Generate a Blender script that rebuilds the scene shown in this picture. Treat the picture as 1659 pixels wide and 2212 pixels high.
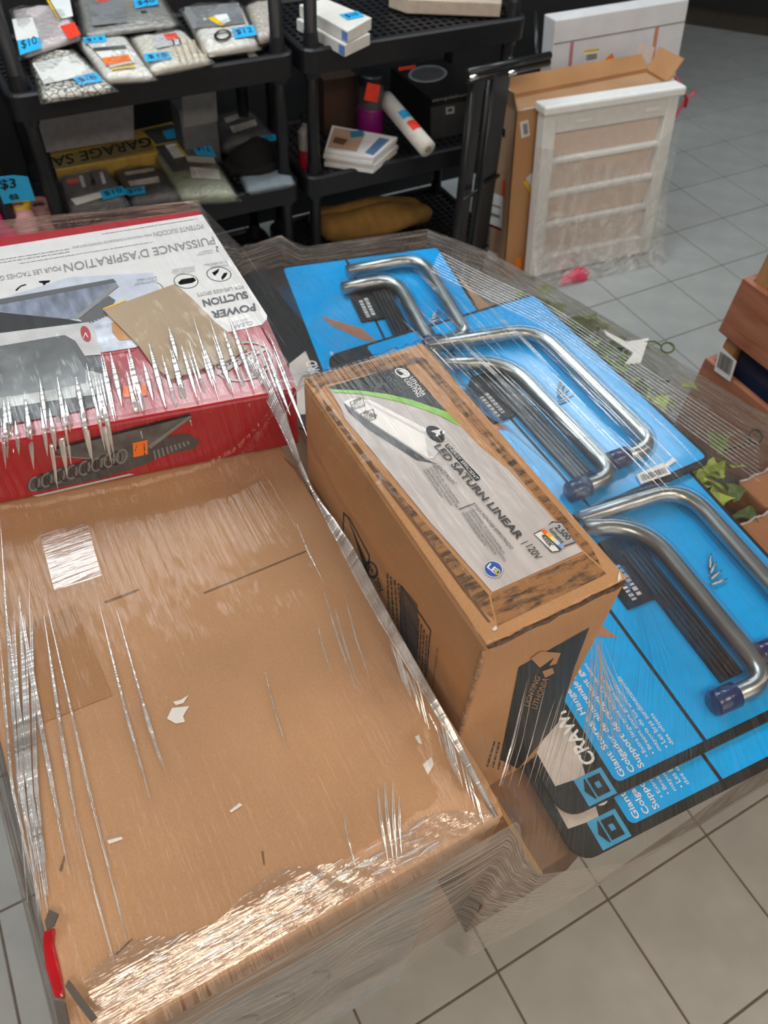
import bpy, bmesh, math, random
import numpy as np
from mathutils import Vector, Matrix
random.seed(7); rng = np.random.default_rng(7)
for o in list(bpy.data.objects): bpy.data.objects.remove(o)
scene = bpy.context.scene
COL = scene.collection

# ---------------------------------------------------------------- camera (from tile-grid calibration, 1659x2212)
FPX, CX, CY, H = 1644.368, 829.5, 1106.0, 1.8555
def _n(v): v = np.array(v, float); return v/np.linalg.norm(v)
M = np.array([_n((5207.246-CX, 593.787+CY, FPX)), _n((-609.821-CX, 1010.169+CY, FPX)), -_n((733.3585-CX, CY-2449.1468, FPX))])
def ray(x, y): return M @ np.array([x-CX, CY-y, FPX])
def PZ(x, y, z): r = ray(x, y); k = (z-H)/r[2]; return np.array([r[0]*k, r[1]*k, z])
def PY(x, y, Y): r = ray(x, y); k = Y/r[1]; return np.array([r[0]*k, Y, H+r[2]*k])
def PX(x, y, X): r = ray(x, y); k = X/r[0]; return np.array([X, r[1]*k, H+r[2]*k])
cam = bpy.data.objects.new('camera', bpy.data.cameras.new('camera')); COL.objects.link(cam)
R_, U_, F_ = M[:, 0], M[:, 1], M[:, 2]
cam.matrix_world = Matrix(((R_[0], U_[0], -F_[0], 0), (R_[1], U_[1], -F_[1], 0), (R_[2], U_[2], -F_[2], H), (0, 0, 0, 1)))
cam.data.sensor_fit = 'HORIZONTAL'; cam.data.sensor_width = 36; cam.data.lens = FPX*36/1659
cam.data.clip_start = .02
cam.data.dof.use_dof = True; cam.data.dof.focus_distance = .86; cam.data.dof.aperture_fstop = cam.data.lens/3.6
scene.camera = cam
scene.view_settings.view_transform = 'Standard'; scene.view_settings.look = 'None'
scene.view_settings.gamma = 1; scene.view_settings.use_curve_mapping = False
scene.view_settings.exposure = -0.10
scene.cycles.transparent_max_bounces = 24
W = bpy.data.worlds.new('world'); scene.world = W; W.use_nodes = True
W.node_tree.nodes['Background'].inputs[0].default_value = (.9, .95, 1, 1); W.node_tree.nodes['Background'].inputs[1].default_value = .35
# daylight entering by the shop window behind the camera
def area(name, loc, target, size, sizey, power, color):
    l = bpy.data.lights.new(name, 'AREA'); l.shape = 'RECTANGLE'; l.size = size; l.size_y = sizey; l.energy = power; l.color = color
    o = bpy.data.objects.new(name, l); COL.objects.link(o); o.location = loc
    o.rotation_euler = (Vector(target)-Vector(loc)).to_track_quat('-Z', 'Y').to_euler(); return o
area('window_daylight', (1.0, -3.3, 1.7), (1.0, 0, 1.1), 3.9, 2.3, 45, (1.0, .88, .76))
LAMPS = [  # x, y, half width, half length, strength, colour, label
    (-.22, 2.40, .46, .58, 9, (.88, .96, 1.0), 'cool white ceiling lamp over the aisle before the linen shelves'),
    (.84, 2.40, .46, .58, 9, (.88, .96, 1.0), 'cool white ceiling lamp over the aisle before the white boxes'),
    (2.75, 2.40, .46, .58, 9, (.88, .96, 1.0), 'cool white lamp added over the open floor for highlights on the hanger film'),  # added so the film over the hangers catches bright streaks
    (4.7, 2.40, .46, .58, 4, (.88, .96, 1.0), 'cool white ceiling lamp over the aisle by the black counter'),
    (-.3, -.9, .58, .33, 12, (1.0, .82, .64), 'warm ceiling lamp near the shop window, at the left'),
    (1.6, -.9, .58, .33, 12, (1.0, .82, .64), 'warm ceiling lamp near the shop window, behind the pallet'),
    (3.5, -.9, .58, .33, 5, (1.0, .86, .70), 'warm ceiling lamp near the shop window, by the wooden rack'),
    (-1.65, .75, .33, .58, 7, (1.0, .95, .88), 'neutral lamp added at the left to brighten the side of the lighting carton')]  # last one added to light the left face of the lighting carton

# ---------------------------------------------------------------- materials
MATS = {}
def new_mat(name):
    m = bpy.data.materials.new(name); m.use_nodes = True; nt = m.node_tree; nt.nodes.clear()
    out = nt.nodes.new('ShaderNodeOutputMaterial'); MATS[name] = m
    return m, nt, out
def N(nt, t, **kw):
    n = nt.nodes.new('ShaderNode'+t)
    for k, v in kw.items():
        if k.startswith('i_'):
            key = k[2:].replace('_', ' ')
            n.inputs[key].default_value = v
        else: setattr(n, k, v)
    return n
def ramp(nt, stops):
    r = nt.nodes.new('ShaderNodeValToRGB'); e = r.color_ramp.elements
    while len(e) > len(stops): e.remove(e[-1])
    while len(e) < len(stops): e.new(.5)
    for i, (p, c) in enumerate(stops): e[i].position = p; e[i].color = (*c, 1) if len(c) == 3 else c
    return r
def mat(name, col, rough=.5, metal=0, var=.12, scale=40, coat=0, bump=0, bscale=200, emis=None, stretch=(1, 1, 1), spec=.5, trans=0):
    if name in MATS: return MATS[name]
    m, nt, out = new_mat(name)
    p = N(nt, 'BsdfPrincipled', i_Roughness=rough, i_Metallic=metal); L = nt.links
    p.inputs['Coat Weight'].default_value = coat; p.inputs['Coat Roughness'].default_value = .08
    p.inputs['Specular IOR Level'].default_value = spec; p.inputs['Transmission Weight'].default_value = trans
    tc = N(nt, 'TexCoord'); mp = N(nt, 'Mapping'); mp.inputs['Scale'].default_value = stretch
    L.new(tc.outputs['Object'], mp.inputs[0])
    nz = N(nt, 'TexNoise', i_Scale=scale, i_Detail=5.0); L.new(mp.outputs[0], nz.inputs['Vector'])
    r = ramp(nt, [(.3, tuple(c*(1-var) for c in col)), (.7, tuple(min(1, c*(1+var)) for c in col))])
    L.new(nz.outputs['Fac'], r.inputs[0]); L.new(r.outputs[0], p.inputs['Base Color'])
    if bump:
        n2 = N(nt, 'TexNoise', i_Scale=bscale, i_Detail=4.0); L.new(mp.outputs[0], n2.inputs['Vector'])
        b = N(nt, 'Bump', i_Strength=bump, i_Distance=.002); L.new(n2.outputs['Fac'], b.inputs['Height']); L.new(b.outputs[0], p.inputs['Normal'])
    if emis: p.inputs['Emission Color'].default_value = (*emis[0], 1); p.inputs['Emission Strength'].default_value = emis[1]
    L.new(p.outputs[0], out.inputs[0]); return m
def cardboard(name, col, smudge=.0, rough=.75, spec=.25):
    m, nt, out = new_mat(name); L = nt.links
    p = N(nt, 'BsdfPrincipled', i_Roughness=rough); p.inputs['Specular IOR Level'].default_value = spec
    tc = N(nt, 'TexCoord')
    a = N(nt, 'TexNoise', i_Scale=6.0, i_Detail=6.0); b = N(nt, 'TexNoise', i_Scale=420.0, i_Detail=3.0)
    L.new(tc.outputs['Object'], a.inputs[0]); L.new(tc.outputs['Object'], b.inputs[0])
    r = ramp(nt, [(.3, tuple(c*.86 for c in col)), (.7, tuple(c*1.1 for c in col))]); L.new(a.outputs[0], r.inputs[0])
    r2 = ramp(nt, [(.25, (.8, .78, .75)), (.6, (1, 1, 1))]); L.new(b.outputs[0], r2.inputs[0])
    mx = N(nt, 'MixRGB', blend_type='MULTIPLY'); mx.inputs[0].default_value = .55; L.new(r.outputs[0], mx.inputs[1]); L.new(r2.outputs[0], mx.inputs[2])
    last = mx.outputs[0]
    if smudge:
        c = N(nt, 'TexNoise', i_Scale=30.0, i_Detail=9.0, i_Roughness=.72); mp = N(nt, 'Mapping'); mp.inputs['Scale'].default_value = (1, 4, 1)
        L.new(tc.outputs['Object'], mp.inputs[0]); L.new(mp.outputs[0], c.inputs[0])
        r3 = ramp(nt, [(.46, (0, 0, 0)), (.60, (1, 1, 1))]); L.new(c.outputs[0], r3.inputs[0])
        mul = N(nt, 'Math', operation='MULTIPLY'); L.new(r3.outputs[0], mul.inputs[0]); mul.inputs[1].default_value = smudge
        mm = N(nt, 'MixRGB'); L.new(mul.outputs[0], mm.inputs[0]); L.new(last, mm.inputs[1]); mm.inputs[2].default_value = (.035, .028, .022, 1); last = mm.outputs[0]
    L.new(last, p.inputs['Base Color'])
    bp = N(nt, 'Bump', i_Strength=.15, i_Distance=.001); L.new(b.outputs[0], bp.inputs['Height']); L.new(bp.outputs[0], p.inputs['Normal'])
    L.new(p.outputs[0], out.inputs[0]); return m
def wood(name, c1, c2, rough=.45, axis=(4, 30, 30)):
    m, nt, out = new_mat(name); L = nt.links
    p = N(nt, 'BsdfPrincipled', i_Roughness=rough); tc = N(nt, 'TexCoord'); mp = N(nt, 'Mapping'); mp.inputs['Scale'].default_value = axis
    L.new(tc.outputs['Object'], mp.inputs[0]); nz = N(nt, 'TexNoise', i_Scale=1.6, i_Detail=7.0, i_Distortion=.6); L.new(mp.outputs[0], nz.inputs[0])
    r = ramp(nt, [(.3, c1), (.7, c2)]); L.new(nz.outputs[0], r.inputs[0]); L.new(r.outputs[0], p.inputs['Base Color']); L.new(p.outputs[0], out.inputs[0]); return m
def film(name, base=.07, graze=.6, haze=.03, scale=(170, 5, 1), strength=.55, rough=.09, dist=.004, hazecol=(.85, .85, .85), tint=.97, coord='UV'):
    m, nt, out = new_mat(name); L = nt.links
    tc = N(nt, 'TexCoord'); mp = N(nt, 'Mapping'); mp.inputs['Scale'].default_value = scale; L.new(tc.outputs[coord], mp.inputs[0])
    nz = N(nt, 'TexNoise', i_Scale=1.0, i_Detail=4.0, i_Distortion=.35); L.new(mp.outputs[0], nz.inputs[0])
    mp2 = N(nt, 'Mapping'); mp2.inputs['Scale'].default_value = (scale[0]*.25, scale[1]*2.4, 1); L.new(tc.outputs[coord], mp2.inputs[0])
    nz2 = N(nt, 'TexNoise', i_Scale=1.0, i_Detail=2.0); L.new(mp2.outputs[0], nz2.inputs[0])
    ad = N(nt, 'Math', operation='ADD'); L.new(nz.outputs[0], ad.inputs[0]); L.new(nz2.outputs[0], ad.inputs[1])
    bp = N(nt, 'Bump', i_Strength=strength, i_Distance=dist); L.new(ad.outputs[0], bp.inputs['Height'])
    lw = N(nt, 'LayerWeight', i_Blend=.5); L.new(bp.outputs[0], lw.inputs['Normal'])
    pw = N(nt, 'Math', operation='POWER'); L.new(lw.outputs['Facing'], pw.inputs[0]); pw.inputs[1].default_value = 3.5
    ma = N(nt, 'Math', operation='MULTIPLY_ADD', use_clamp=True); L.new(pw.outputs[0], ma.inputs[0]); ma.inputs[1].default_value = graze; ma.inputs[2].default_value = base
    t = N(nt, 'BsdfTransparent'); t.inputs[0].default_value = (tint, tint, tint, 1)
    g = N(nt, 'BsdfGlossy', i_Roughness=rough); g.inputs[0].default_value = (1, 1, 1, 1); L.new(bp.outputs[0], g.inputs['Normal'])
    d = N(nt, 'BsdfDiffuse'); d.inputs[0].default_value = (*hazecol, 1)
    hz = ramp(nt, [(.42, (haze*.3,)*3), (.68, (min(1, haze*2.0),)*3)]); L.new(nz.outputs[0], hz.inputs[0])
    m1 = N(nt, 'MixShader'); L.new(hz.outputs[0], m1.inputs[0]); L.new(t.outputs[0], m1.inputs[1]); L.new(d.outputs[0], m1.inputs[2])
    m2 = N(nt, 'MixShader'); L.new(ma.outputs[0], m2.inputs[0]); L.new(m1.outputs[0], m2.inputs[1]); L.new(g.outputs[0], m2.inputs[2])
    L.new(m2.outputs[0], out.inputs[0]); return m

KRAFT = cardboard('kraft', (.45, .262, .142))
KRAFT2 = cardboard('kraft_warm', (.50, .27, .125))
KRAFTD = cardboard('kraft_worn', (.40, .20, .08), smudge=.85)
KRAFTG = cardboard('kraft_grey', (.42, .27, .17))
BLACKP = mat('black_plastic', (.0095, .010, .0125), .42, var=.25, scale=60)
BLACK = mat('black_print', (.010, .010, .010), .5, spec=.3)
INK = mat('ink', (.03, .028, .025), .6)
DGREY = mat('dark_grey_print', (.07, .07, .075), .4)
MGREY = mat('mid_grey_print', (.22, .225, .235), .4)
LGREY = mat('light_grey_print', (.60, .60, .61), .4, var=.06)
WHITE = mat('white_print', (.80, .80, .80), .4, var=.03)
PAPER = mat('white_paper', (.70, .69, .66), .6, var=.05)
LABELG = mat('grey_label', (.52, .49, .485), .45, var=.12, scale=14, stretch=(8, 1, 1))
BLUE = mat('card_blue', (.002, .385, .90), .22, var=.04, coat=.3)
TAGBLUE = mat('tag_blue', (.02, .42, .80), .6, var=.04)
RED = mat('box_red', (.40, .010, .020), .25, var=.06, coat=.3)
REDD = mat('box_dark_red', (.28, .01, .018), .3)
ORANGE = mat('sticker_orange', (.95, .20, .01), .5, var=.03)
REDTAG = mat('tag_red', (.85, .05, .02), .5)
YELLOW = mat('label_yellow', (.75, .48, .02), .5)
GREEN = mat('label_green', (.22, .52, .05), .4)
STEEL = mat('zinc_steel', (.42, .45, .44), .34, metal=1, var=.08, scale=20, bump=.05)
NAVY = mat('cap_navy', (.012, .02, .10), .3, coat=.5)
SILVER = mat('sheen_silver', (.55, .50, .46), .35, var=.3, scale=12)
WHITEPL = mat('white_painted', (.83, .83, .81), .35, var=.03)
FILM = film('wrap_film', base=.015, graze=.5, haze=.010, strength=.9, rough=.10)
FILM_SIDE = film('wrap_film_side', base=.07, graze=.4, haze=.46, scale=(9, 90, 1), strength=.8, rough=.16, hazecol=(.50, .44, .39), tint=.90)
FILM_BAG = film('bag_film', base=.07, graze=.5, haze=.05, scale=(22, 16, 1), strength=.8, rough=.15, dist=.01, coord='Generated', hazecol=(.8, .78, .74))
FILM_CLEAR = film('blister_clear', base=.05, graze=.75, haze=.012, scale=(3, 3, 1), strength=.1, rough=.05, coord='Generated')
FILM_RIDGE = film('wrap_ridge', base=.22, graze=.4, haze=.22, scale=(3, 60, 1), strength=.25, rough=.16, coord='Generated')  # white diffuse haze paints the folds light, in place of reflected highlights

# ---------------------------------------------------------------- object helpers
def tag(o, label=None, cat=None, group=None, kind=None):
    if label: o['label'] = label
    if cat: o['category'] = cat
    if group: o['group'] = group
    if kind: o['kind'] = kind
    return o
def thing(name, loc, label, cat, group=None):
    o = bpy.data.objects.new(name, None); COL.objects.link(o); o.location = loc; o.empty_display_size = .05
    return tag(o, label, cat, group)
def obj(name, verts, faces, m, parent=None, smooth=False, world=True, bevel=0, bseg=2, loc=None):
    v = np.array(verts, float).reshape(-1, 3)
    off = np.zeros(3)
    if parent is not None and world:
        p = parent
        while p is not None: off += np.array(p.location); p = p.parent
    if loc is not None and parent is None: off = np.array(loc, float)
    v = v-off
    me = bpy.data.meshes.new(name); me.from_pydata(v.tolist(), [], [list(map(int, f)) for f in faces])
    if bevel:
        bm = bmesh.new(); bm.from_mesh(me); bmesh.ops.remove_doubles(bm, verts=bm.verts, dist=1e-6)
        bmesh.ops.bevel(bm, geom=[e for e in bm.edges if e.is_manifold and e.calc_face_angle(0) > .5], offset=bevel, segments=bseg, profile=.5, affect='EDGES', clamp_overlap=True)
        bm.to_mesh(me); bm.free()
    me.update()
    if smooth: me.polygons.foreach_set('use_smooth', [True]*len(me.polygons))
    me.materials.append(m)
    o = bpy.data.objects.new(name, me); COL.objects.link(o)
    if parent is not None: o.parent = parent
    if loc is not None and parent is None: o.location = loc
    return o
BF = [(0, 3, 2, 1), (4, 5, 6, 7), (0, 1, 5, 4), (1, 2, 6, 5), (2, 3, 7, 6), (3, 0, 4, 7)]
def bverts(x0, x1, y0, y1, z0, z1): return [(x0, y0, z0), (x1, y0, z0), (x1, y1, z0), (x0, y1, z0), (x0, y0, z1), (x1, y0, z1), (x1, y1, z1), (x0, y1, z1)]
def box(name, b, m, parent=None, bevel=.0, **k): return obj(name, bverts(*b), BF, m, parent, bevel=bevel, **k)
def boxes(name, bl, m, parent=None, **k):
    v = []; f = []
    for b in bl:
        n = len(v); v += bverts(*b); f += [tuple(i+n for i in q) for q in BF]
    return obj(name, v, f, m, parent, **k)
def prism(name, top, dz, m, parent=None, bevel=0, **k):
    """solid from an outline (list of world points) pushed along vector dz (x,y,z) or straight down by a number"""
    top = [np.array(p, float) for p in top]; d = np.array(dz if hasattr(dz, '__len__') else (0, 0, -dz), float); n = len(top)
    v = [p for p in top]+[p+d for p in top]
    f = [tuple(range(n)), tuple(range(2*n-1, n-1, -1))]+[(i, i+n, (i+1) % n+n, (i+1) % n) for i in range(n)]
    o = obj(name, v, f, m, parent, bevel=bevel, **k)
    bm = bmesh.new(); bm.from_mesh(o.data); bmesh.ops.recalc_face_normals(bm, faces=bm.faces); bm.to_mesh(o.data); bm.free()
    return o
def sweep(pts, r, seg=12, closed=False, caps=True, flat=1.0):
    pts = [np.array(p, float) for p in pts]; n = len(pts)
    rs = r if hasattr(r, '__len__') else [r]*n
    v = []; f = []
    T = []
    for i in range(n):
        a = pts[(i-1) % n] if (closed or i > 0) else pts[i]; b = pts[(i+1) % n] if (closed or i < n-1) else pts[i]
        t = b-a; T.append(t/(np.linalg.norm(t)+1e-12))
    up = np.array([0, 0, 1.]) if abs(T[0][2]) < .9 else np.array([1., 0, 0])
    for i in range(n):
        s = np.cross(T[i], up); s /= np.linalg.norm(s)+1e-12; u = np.cross(s, T[i]); up = u
        for k in range(seg):
            a = 2*math.pi*k/seg; v.append(pts[i]+rs[i]*(math.cos(a)*s+math.sin(a)*u*flat))
    for i in range(n if closed else n-1):
        j = (i+1) % n
        for k in range(seg): f.append((i*seg+k, i*seg+(k+1) % seg, j*seg+(k+1) % seg, j*seg+k))
    if caps and not closed: f.append(tuple(range(seg-1, -1, -1))); f.append(tuple((n-1)*seg+k for k in range(seg)))
    return v, f
def tube(name, pts, r, m, parent=None, seg=12, **k):
    ks = {q: k.pop(q) for q in ('closed', 'caps', 'flat') if q in k}
    v, f = sweep(pts, r, seg, **ks); return obj(name, v, f, m, parent, smooth=True, **k)
def fillet(pts, rad, seg=8):
    pts = [np.array(p, float) for p in pts]; out = [pts[0]]
    for i in range(1, len(pts)-1):
        a, b, c = pts[i-1], pts[i], pts[i+1]; r = rad[i-1] if hasattr(rad, '__len__') else rad
        d1 = (a-b)/np.linalg.norm(a-b); d2 = (c-b)/np.linalg.norm(c-b); p1 = b+d1*r; p2 = b+d2*r
        for s in range(seg+1):
            t = s/seg; out.append((1-t)**2*p1+2*t*(1-t)*b+t*t*p2)
    out.append(pts[-1]); return out
def lathe(name, prof, c, m, parent=None, seg=24):
    v = []; f = []
    for r, z in prof:
        for k in range(seg):
            a = 2*math.pi*k/seg; v.append((c[0]+r*math.cos(a), c[1]+r*math.sin(a), c[2]+z))
    for i in range(len(prof)-1):
        for k in range(seg): f.append((i*seg+k, i*seg+(k+1) % seg, (i+1)*seg+(k+1) % seg, (i+1)*seg+k))
    f.append(tuple(range(seg-1, -1, -1))); f.append(tuple((len(prof)-1)*seg+k for k in range(seg)))
    return obj(name, v, f, m, parent, smooth=False)
def plane(kind, val, lift=0.0):
    g = {'z': PZ, 'y': PY, 'x': PX}[kind]; nrm = {'z': (0, 0, 1), 'y': (0, -1, 0), 'x': (-1, 0, 0)}[kind]
    fn = lambda x, y, l=lift: g(x, y, val)+np.array(nrm)*l
    return fn
def decal(name, pts, pl, m, parent, lift=.0006, label=None):
    v = [pl(x, y)+_nrm(pl)*lift for x, y in pts]
    o = obj(name, v, [tuple(range(len(v)))], m, parent)
    if label: o['label'] = label
    return o
def _nrm(pl):
    a, b, c = pl(800, 900), pl(900, 900), pl(800, 800); n = np.cross(b-a, c-a); n /= np.linalg.norm(n)
    return n if n @ (np.array([0, 0, H])-a) > 0 else -n
def ell(cx, cy, rx, ry, rot=0, n=28):
    a = math.radians(rot); return [(cx+rx*math.cos(t)*math.cos(a)-ry*math.sin(t)*math.sin(a), cy+rx*math.cos(t)*math.sin(a)+ry*math.sin(t)*math.cos(a)) for t in [2*math.pi*i/n for i in range(n)]]
def ring(name, outer, inner, pl, m, parent, lift=.0006):
    n = len(outer); v = [pl(*p)+_nrm(pl)*lift for p in list(outer)+list(inner)]
    return obj(name, v, [(i, (i+1) % n, (i+1) % n+n, i+n) for i in range(n)], m, parent)
_tc = {}
def text_mesh(body, align='LEFT', bold=0, spacing=1.0):
    key = (body, align, bold, spacing)
    if key in _tc: return _tc[key]
    cu = bpy.data.curves.new('t', 'FONT'); cu.body = body; cu.align_x = align; cu.offset = bold; cu.resolution_u = 3; cu.space_character = spacing
    to = bpy.data.objects.new('t', cu); COL.objects.link(to)
    me = bpy.data.meshes.new_from_object(to)
    v = np.array([x.co[:] for x in me.vertices])[:, :2]; f = [tuple(p.vertices) for p in me.polygons]
    bpy.data.objects.remove(to); bpy.data.curves.remove(cu); bpy.data.meshes.remove(me)
    mn, mx = v.min(0), v.max(0); v = (v-mn)/(mx-mn); _tc[key] = (v, f); return v, f
def ptext(body, bl, br, tl, pl, m, parent, lift=.0012, name='lettering', **k):
    """lettering whose bounding box has corners bottom-left, bottom-right, top-left given on plane pl"""
    v, f = text_mesh(body, **k); O, A, B = (pl(*p) for p in (bl, br, tl)); n = _nrm(pl)
    return obj(name, [O+a*(A-O)+b*(B-O)+n*lift for a, b in v], f, m, parent)
def wtext(body, O, A, B, m, parent, lift=(0, 0, .001), name='lettering', **k):
    v, f = text_mesh(body, **k); O, A, B = (np.array(p, float) for p in (O, A, B))
    return obj(name, [O+a*(A-O)+b*(B-O)+np.array(lift) for a, b in v], f, m, parent)
def greek(pl, a, b, rows, m, parent, lift=.0012, w=1.4, dy=5, name='fine_print', seed=1):
    """rows of unreadably small print, drawn as word-length dashes between two pixels"""
    r = random.Random(seed); v = []; f = []; n = _nrm(pl); a, b = np.array(a, float), np.array(b, float); L = np.linalg.norm(b-a); d = (b-a)/L; q = np.array([-d[1], d[0]])
    if q[1] < 0: q = -q
    for i in range(rows):
        t = 0.; end = L*r.uniform(.8, 1) if rows > 1 else L
        while t < end:
            e = min(end, t+r.uniform(4, 13)); o = a+q*dy*i; k = len(v)
            v += [pl(*(o+d*s+q*h))+n*lift for s, h in ((t, -w/2), (e, -w/2), (e, w/2), (t, w/2))]; f.append((k, k+1, k+2, k+3)); t = e+r.uniform(1.5, 3)
    return obj(name, v, f, m, parent)
def poly3(name, pts, m, parent, **k): return obj(name, pts, [tuple(range(len(pts)))], m, parent, **k)
def barcode(pts, parent, fn=None, n=16, name='barcode'):
    """white label with bars: four 3-D corners"""
    a, b, c, d = (np.array(p, float) for p in pts); nn = np.cross(b-a, d-a); nn /= np.linalg.norm(nn)
    if nn @ (np.array([0, 0, H])-a) < 0: nn = -nn
    lab = poly3(name, [p+nn*.001 for p in (a, b, c, d)], WHITE, parent)
    v = []; f = []; r = random.Random(3); t = .1
    while t < .88:
        w = r.uniform(.01, .035)
        q = [(t, .2), (min(t+w, .9), .2), (min(t+w, .9), .8), (t, .8)]
        k = len(v); v += [a+(b-a)*s+(d-a)*u+nn*.0016 for s, u in q]; f.append((k, k+1, k+2, k+3)); t += w+r.uniform(.012, .03)
    obj('bars', v, f, INK, lab if (parent is not None and parent.parent is None) else parent); return lab
def pillow(name, quad, z0, th, m, parent, n=12, power=6, noise=.004, seed=0):
    """soft flat pack on z0 with outline quad (far-left, far-right, near-right, near-left)"""
    q = [np.array(p, float) for p in quad]; v = []; f = []; r = np.random.default_rng(seed); ph = r.uniform(0, 6, 6)
    for side in (1, 0):
        for j in range(n+1):
            for i in range(n+1):
                u, w = i/n, j/n
                p = (1-u)*(1-w)*q[0]+u*(1-w)*q[1]+u*w*q[2]+(1-u)*w*q[3]
                e = max(0, (1-abs(2*u-1)**power))**.5*max(0, (1-abs(2*w-1)**power))**.5
                wob = noise*(math.sin(9*u+ph[0]+5*w)+math.sin(13*w+ph[1])+.6*math.sin(23*u+17*w+ph[2]))
                z = z0+th*(.5+.5*e)+wob*e if side else z0+th*.5*(1-e)
                v.append((p[0], p[1], z))
    k = (n+1)**2
    for j in range(n):
        for i in range(n):
            a = j*(n+1)+i; f.append((a, a+1, a+n+2, a+n+1)); f.append((k+a, k+a+n+1, k+a+n+2, k+a+1))
    b = [i for i in range(n+1)]+[(n+1)*j+n for j in range(1, n+1)]+[(n+1)*n+i for i in range(n-1, -1, -1)]+[(n+1)*j for j in range(n-1, 0, -1)]
    for s in range(len(b)):
        a, c = b[s], b[(s+1) % len(b)]; f.append((c, a, a+k, c+k))
    return obj(name, v, f, m, parent, smooth=True)
def copy_of(o, loc, parent=None, name=None):
    c = o.copy(); COL.objects.link(c); c.parent = parent; c.location = loc
    return c

# ================================================================ THE ROOM
T = .30; GX, GY = .376*T, .27*T
TILE = mat('floor_tile', (.345, .36, .35), .38, var=.10, scale=9, bump=.04, bscale=160)
GROUT = mat('grout', (.12, .095, .075), .8, var=.2)
WALLD = mat('wall_dark', (.012, .012, .013), .8)
WALLG = mat('wall_grey', (.30, .29, .28), .8)
CEIL = mat('ceiling_white', (.42, .41, .40), .9)
floor = tag(box('floor', (-2.6, 6.6, -3.2, 5.4, -.1, -.0015), GROUT), kind='structure')
floor['label'] = 'square ceramic floor tiles with darker grout'
def proj(p):
    d = np.array(p, float)-np.array([0, 0, H]); c = M.T @ d
    return (CX+FPX*c[0]/c[2], CY-FPX*c[1]/c[2]) if c[2] > .05 else (1e6, 1e6)
cells = []
for i in range(-9, 22):
    for j in range(-11, 18):
        x, y = GX+i*T, GY+j*T
        if not (-2.6 < x and x+T < 6.6 and -3.2 < y and y+T < 5.4): continue
        px, py = proj((x+T/2, y+T/2, 0)); d = max(0, -px, px-1659)+max(0, -py, py-2212)
        cells.append((d, x, y))
cells.sort(); g = .0022
t0 = box('tile', (g, T-g, g, T-g, -.004, .0), TILE, bevel=.0012, bseg=1)
for k, (d, x, y) in enumerate(cells[:290]):
    o = t0 if k == 0 else t0.copy()
    if k: COL.objects.link(o)
    o.parent = floor; o.location = (x, y, 0); 
rest = boxes('tile_field', [(x+g, x+T-g, y+g, y+T-g, -.004, 0) for d, x, y in cells[290:]], TILE, floor); tag(rest, kind='stuff')
tag(box('ceiling', (-2.6, 6.6, -3.2, 5.4, 3.0, 3.1), CEIL), kind='structure')
tag(box('wall_left', (-2.7, -2.6, -3.2, 5.4, 0, 3.0), WALLG), kind='structure')
tag(box('wall_right', (6.6, 6.7, -3.2, 5.4, 0, 3.0), WALLG), kind='structure')
tag(box('wall_far', (-2.6, 6.6, 5.4, 5.5, 0, 3.0), WALLD), kind='structure')
tag(box('wall_back', (-2.6, 3.2, 3.02, 3.1, 0, 3.0), WALLD), kind='structure')
tag(boxes('wall_front', [(-2.6, -1.0, -3.2, -3.1, 0, 3), (3.0, 6.6, -3.2, -3.1, 0, 3), (-1, 3, -3.2, -3.1, 0, .5), (-1, 3, -3.2, -3.1, 2.9, 3)], WALLG), kind='structure')
wf = tag(boxes('window_1', [(-1, -.94, -3.18, -3.12, .5, 2.9), (2.94, 3, -3.18, -3.12, .5, 2.9), (-1, 3, -3.18, -3.12, .5, .56), (-1, 3, -3.18, -3.12, 2.84, 2.9), (.97, 1.03, -3.18, -3.12, .5, 2.9)], BLACKP), kind='structure')
for a, b in ((-.94, .97), (1.03, 2.94)): box('pane', (a, b, -3.152, -3.148, .56, 2.84), FILM_CLEAR, wf)
for x, y, hw, hl, st_, c, lab in LAMPS:
    l = thing('ceiling_light', (x, y, 3.0), lab, 'ceiling light', 'troffer lamps on the ceiling')
    boxes('frame', [(x-hw-.03, x+hw+.03, y-hl-.03, y-hl, 2.955, 3), (x-hw-.03, x+hw+.03, y+hl, y+hl+.03, 2.955, 3), (x-hw-.03, x-hw, y-hl, y+hl, 2.955, 3), (x+hw, x+hw+.03, y-hl, y+hl, 2.955, 3)], WHITEPL, l)
    nm = 'lamp_%d' % int(st_*10+c[2]*1000)
    box('diffuser', (x-hw, x+hw, y-hl, y+hl, 2.965, 2.98), MATS.get(nm) or mat(nm, (.8, .8, .8), emis=(c, st_)), l)
# dark counter at the far end of the aisle
cab = thing('counter', (5.2, 4.5, 0), 'black counter with a brown plinth at the end of the aisle', 'counter')
A, B = np.array([4.35, 4.62, 0]), np.array([5.75, 3.25, 0]); nn = np.array([.69, .71, 0])
prism('plinth', [A+(0, 0, .12), B+(0, 0, .12), B+nn*.6+(0, 0, .12), A+nn*.6+(0, 0, .12)], .119, mat('plinth_brown', (.05, .04, .032), .6), cab)
prism('body', [A+nn*-.03+(0, 0, 1.0), B+nn*-.03+(0, 0, 1.0), B+nn*.6+(0, 0, 1.0), A+nn*.6+(0, 0, 1.0)], .88, WALLD, cab)

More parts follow.
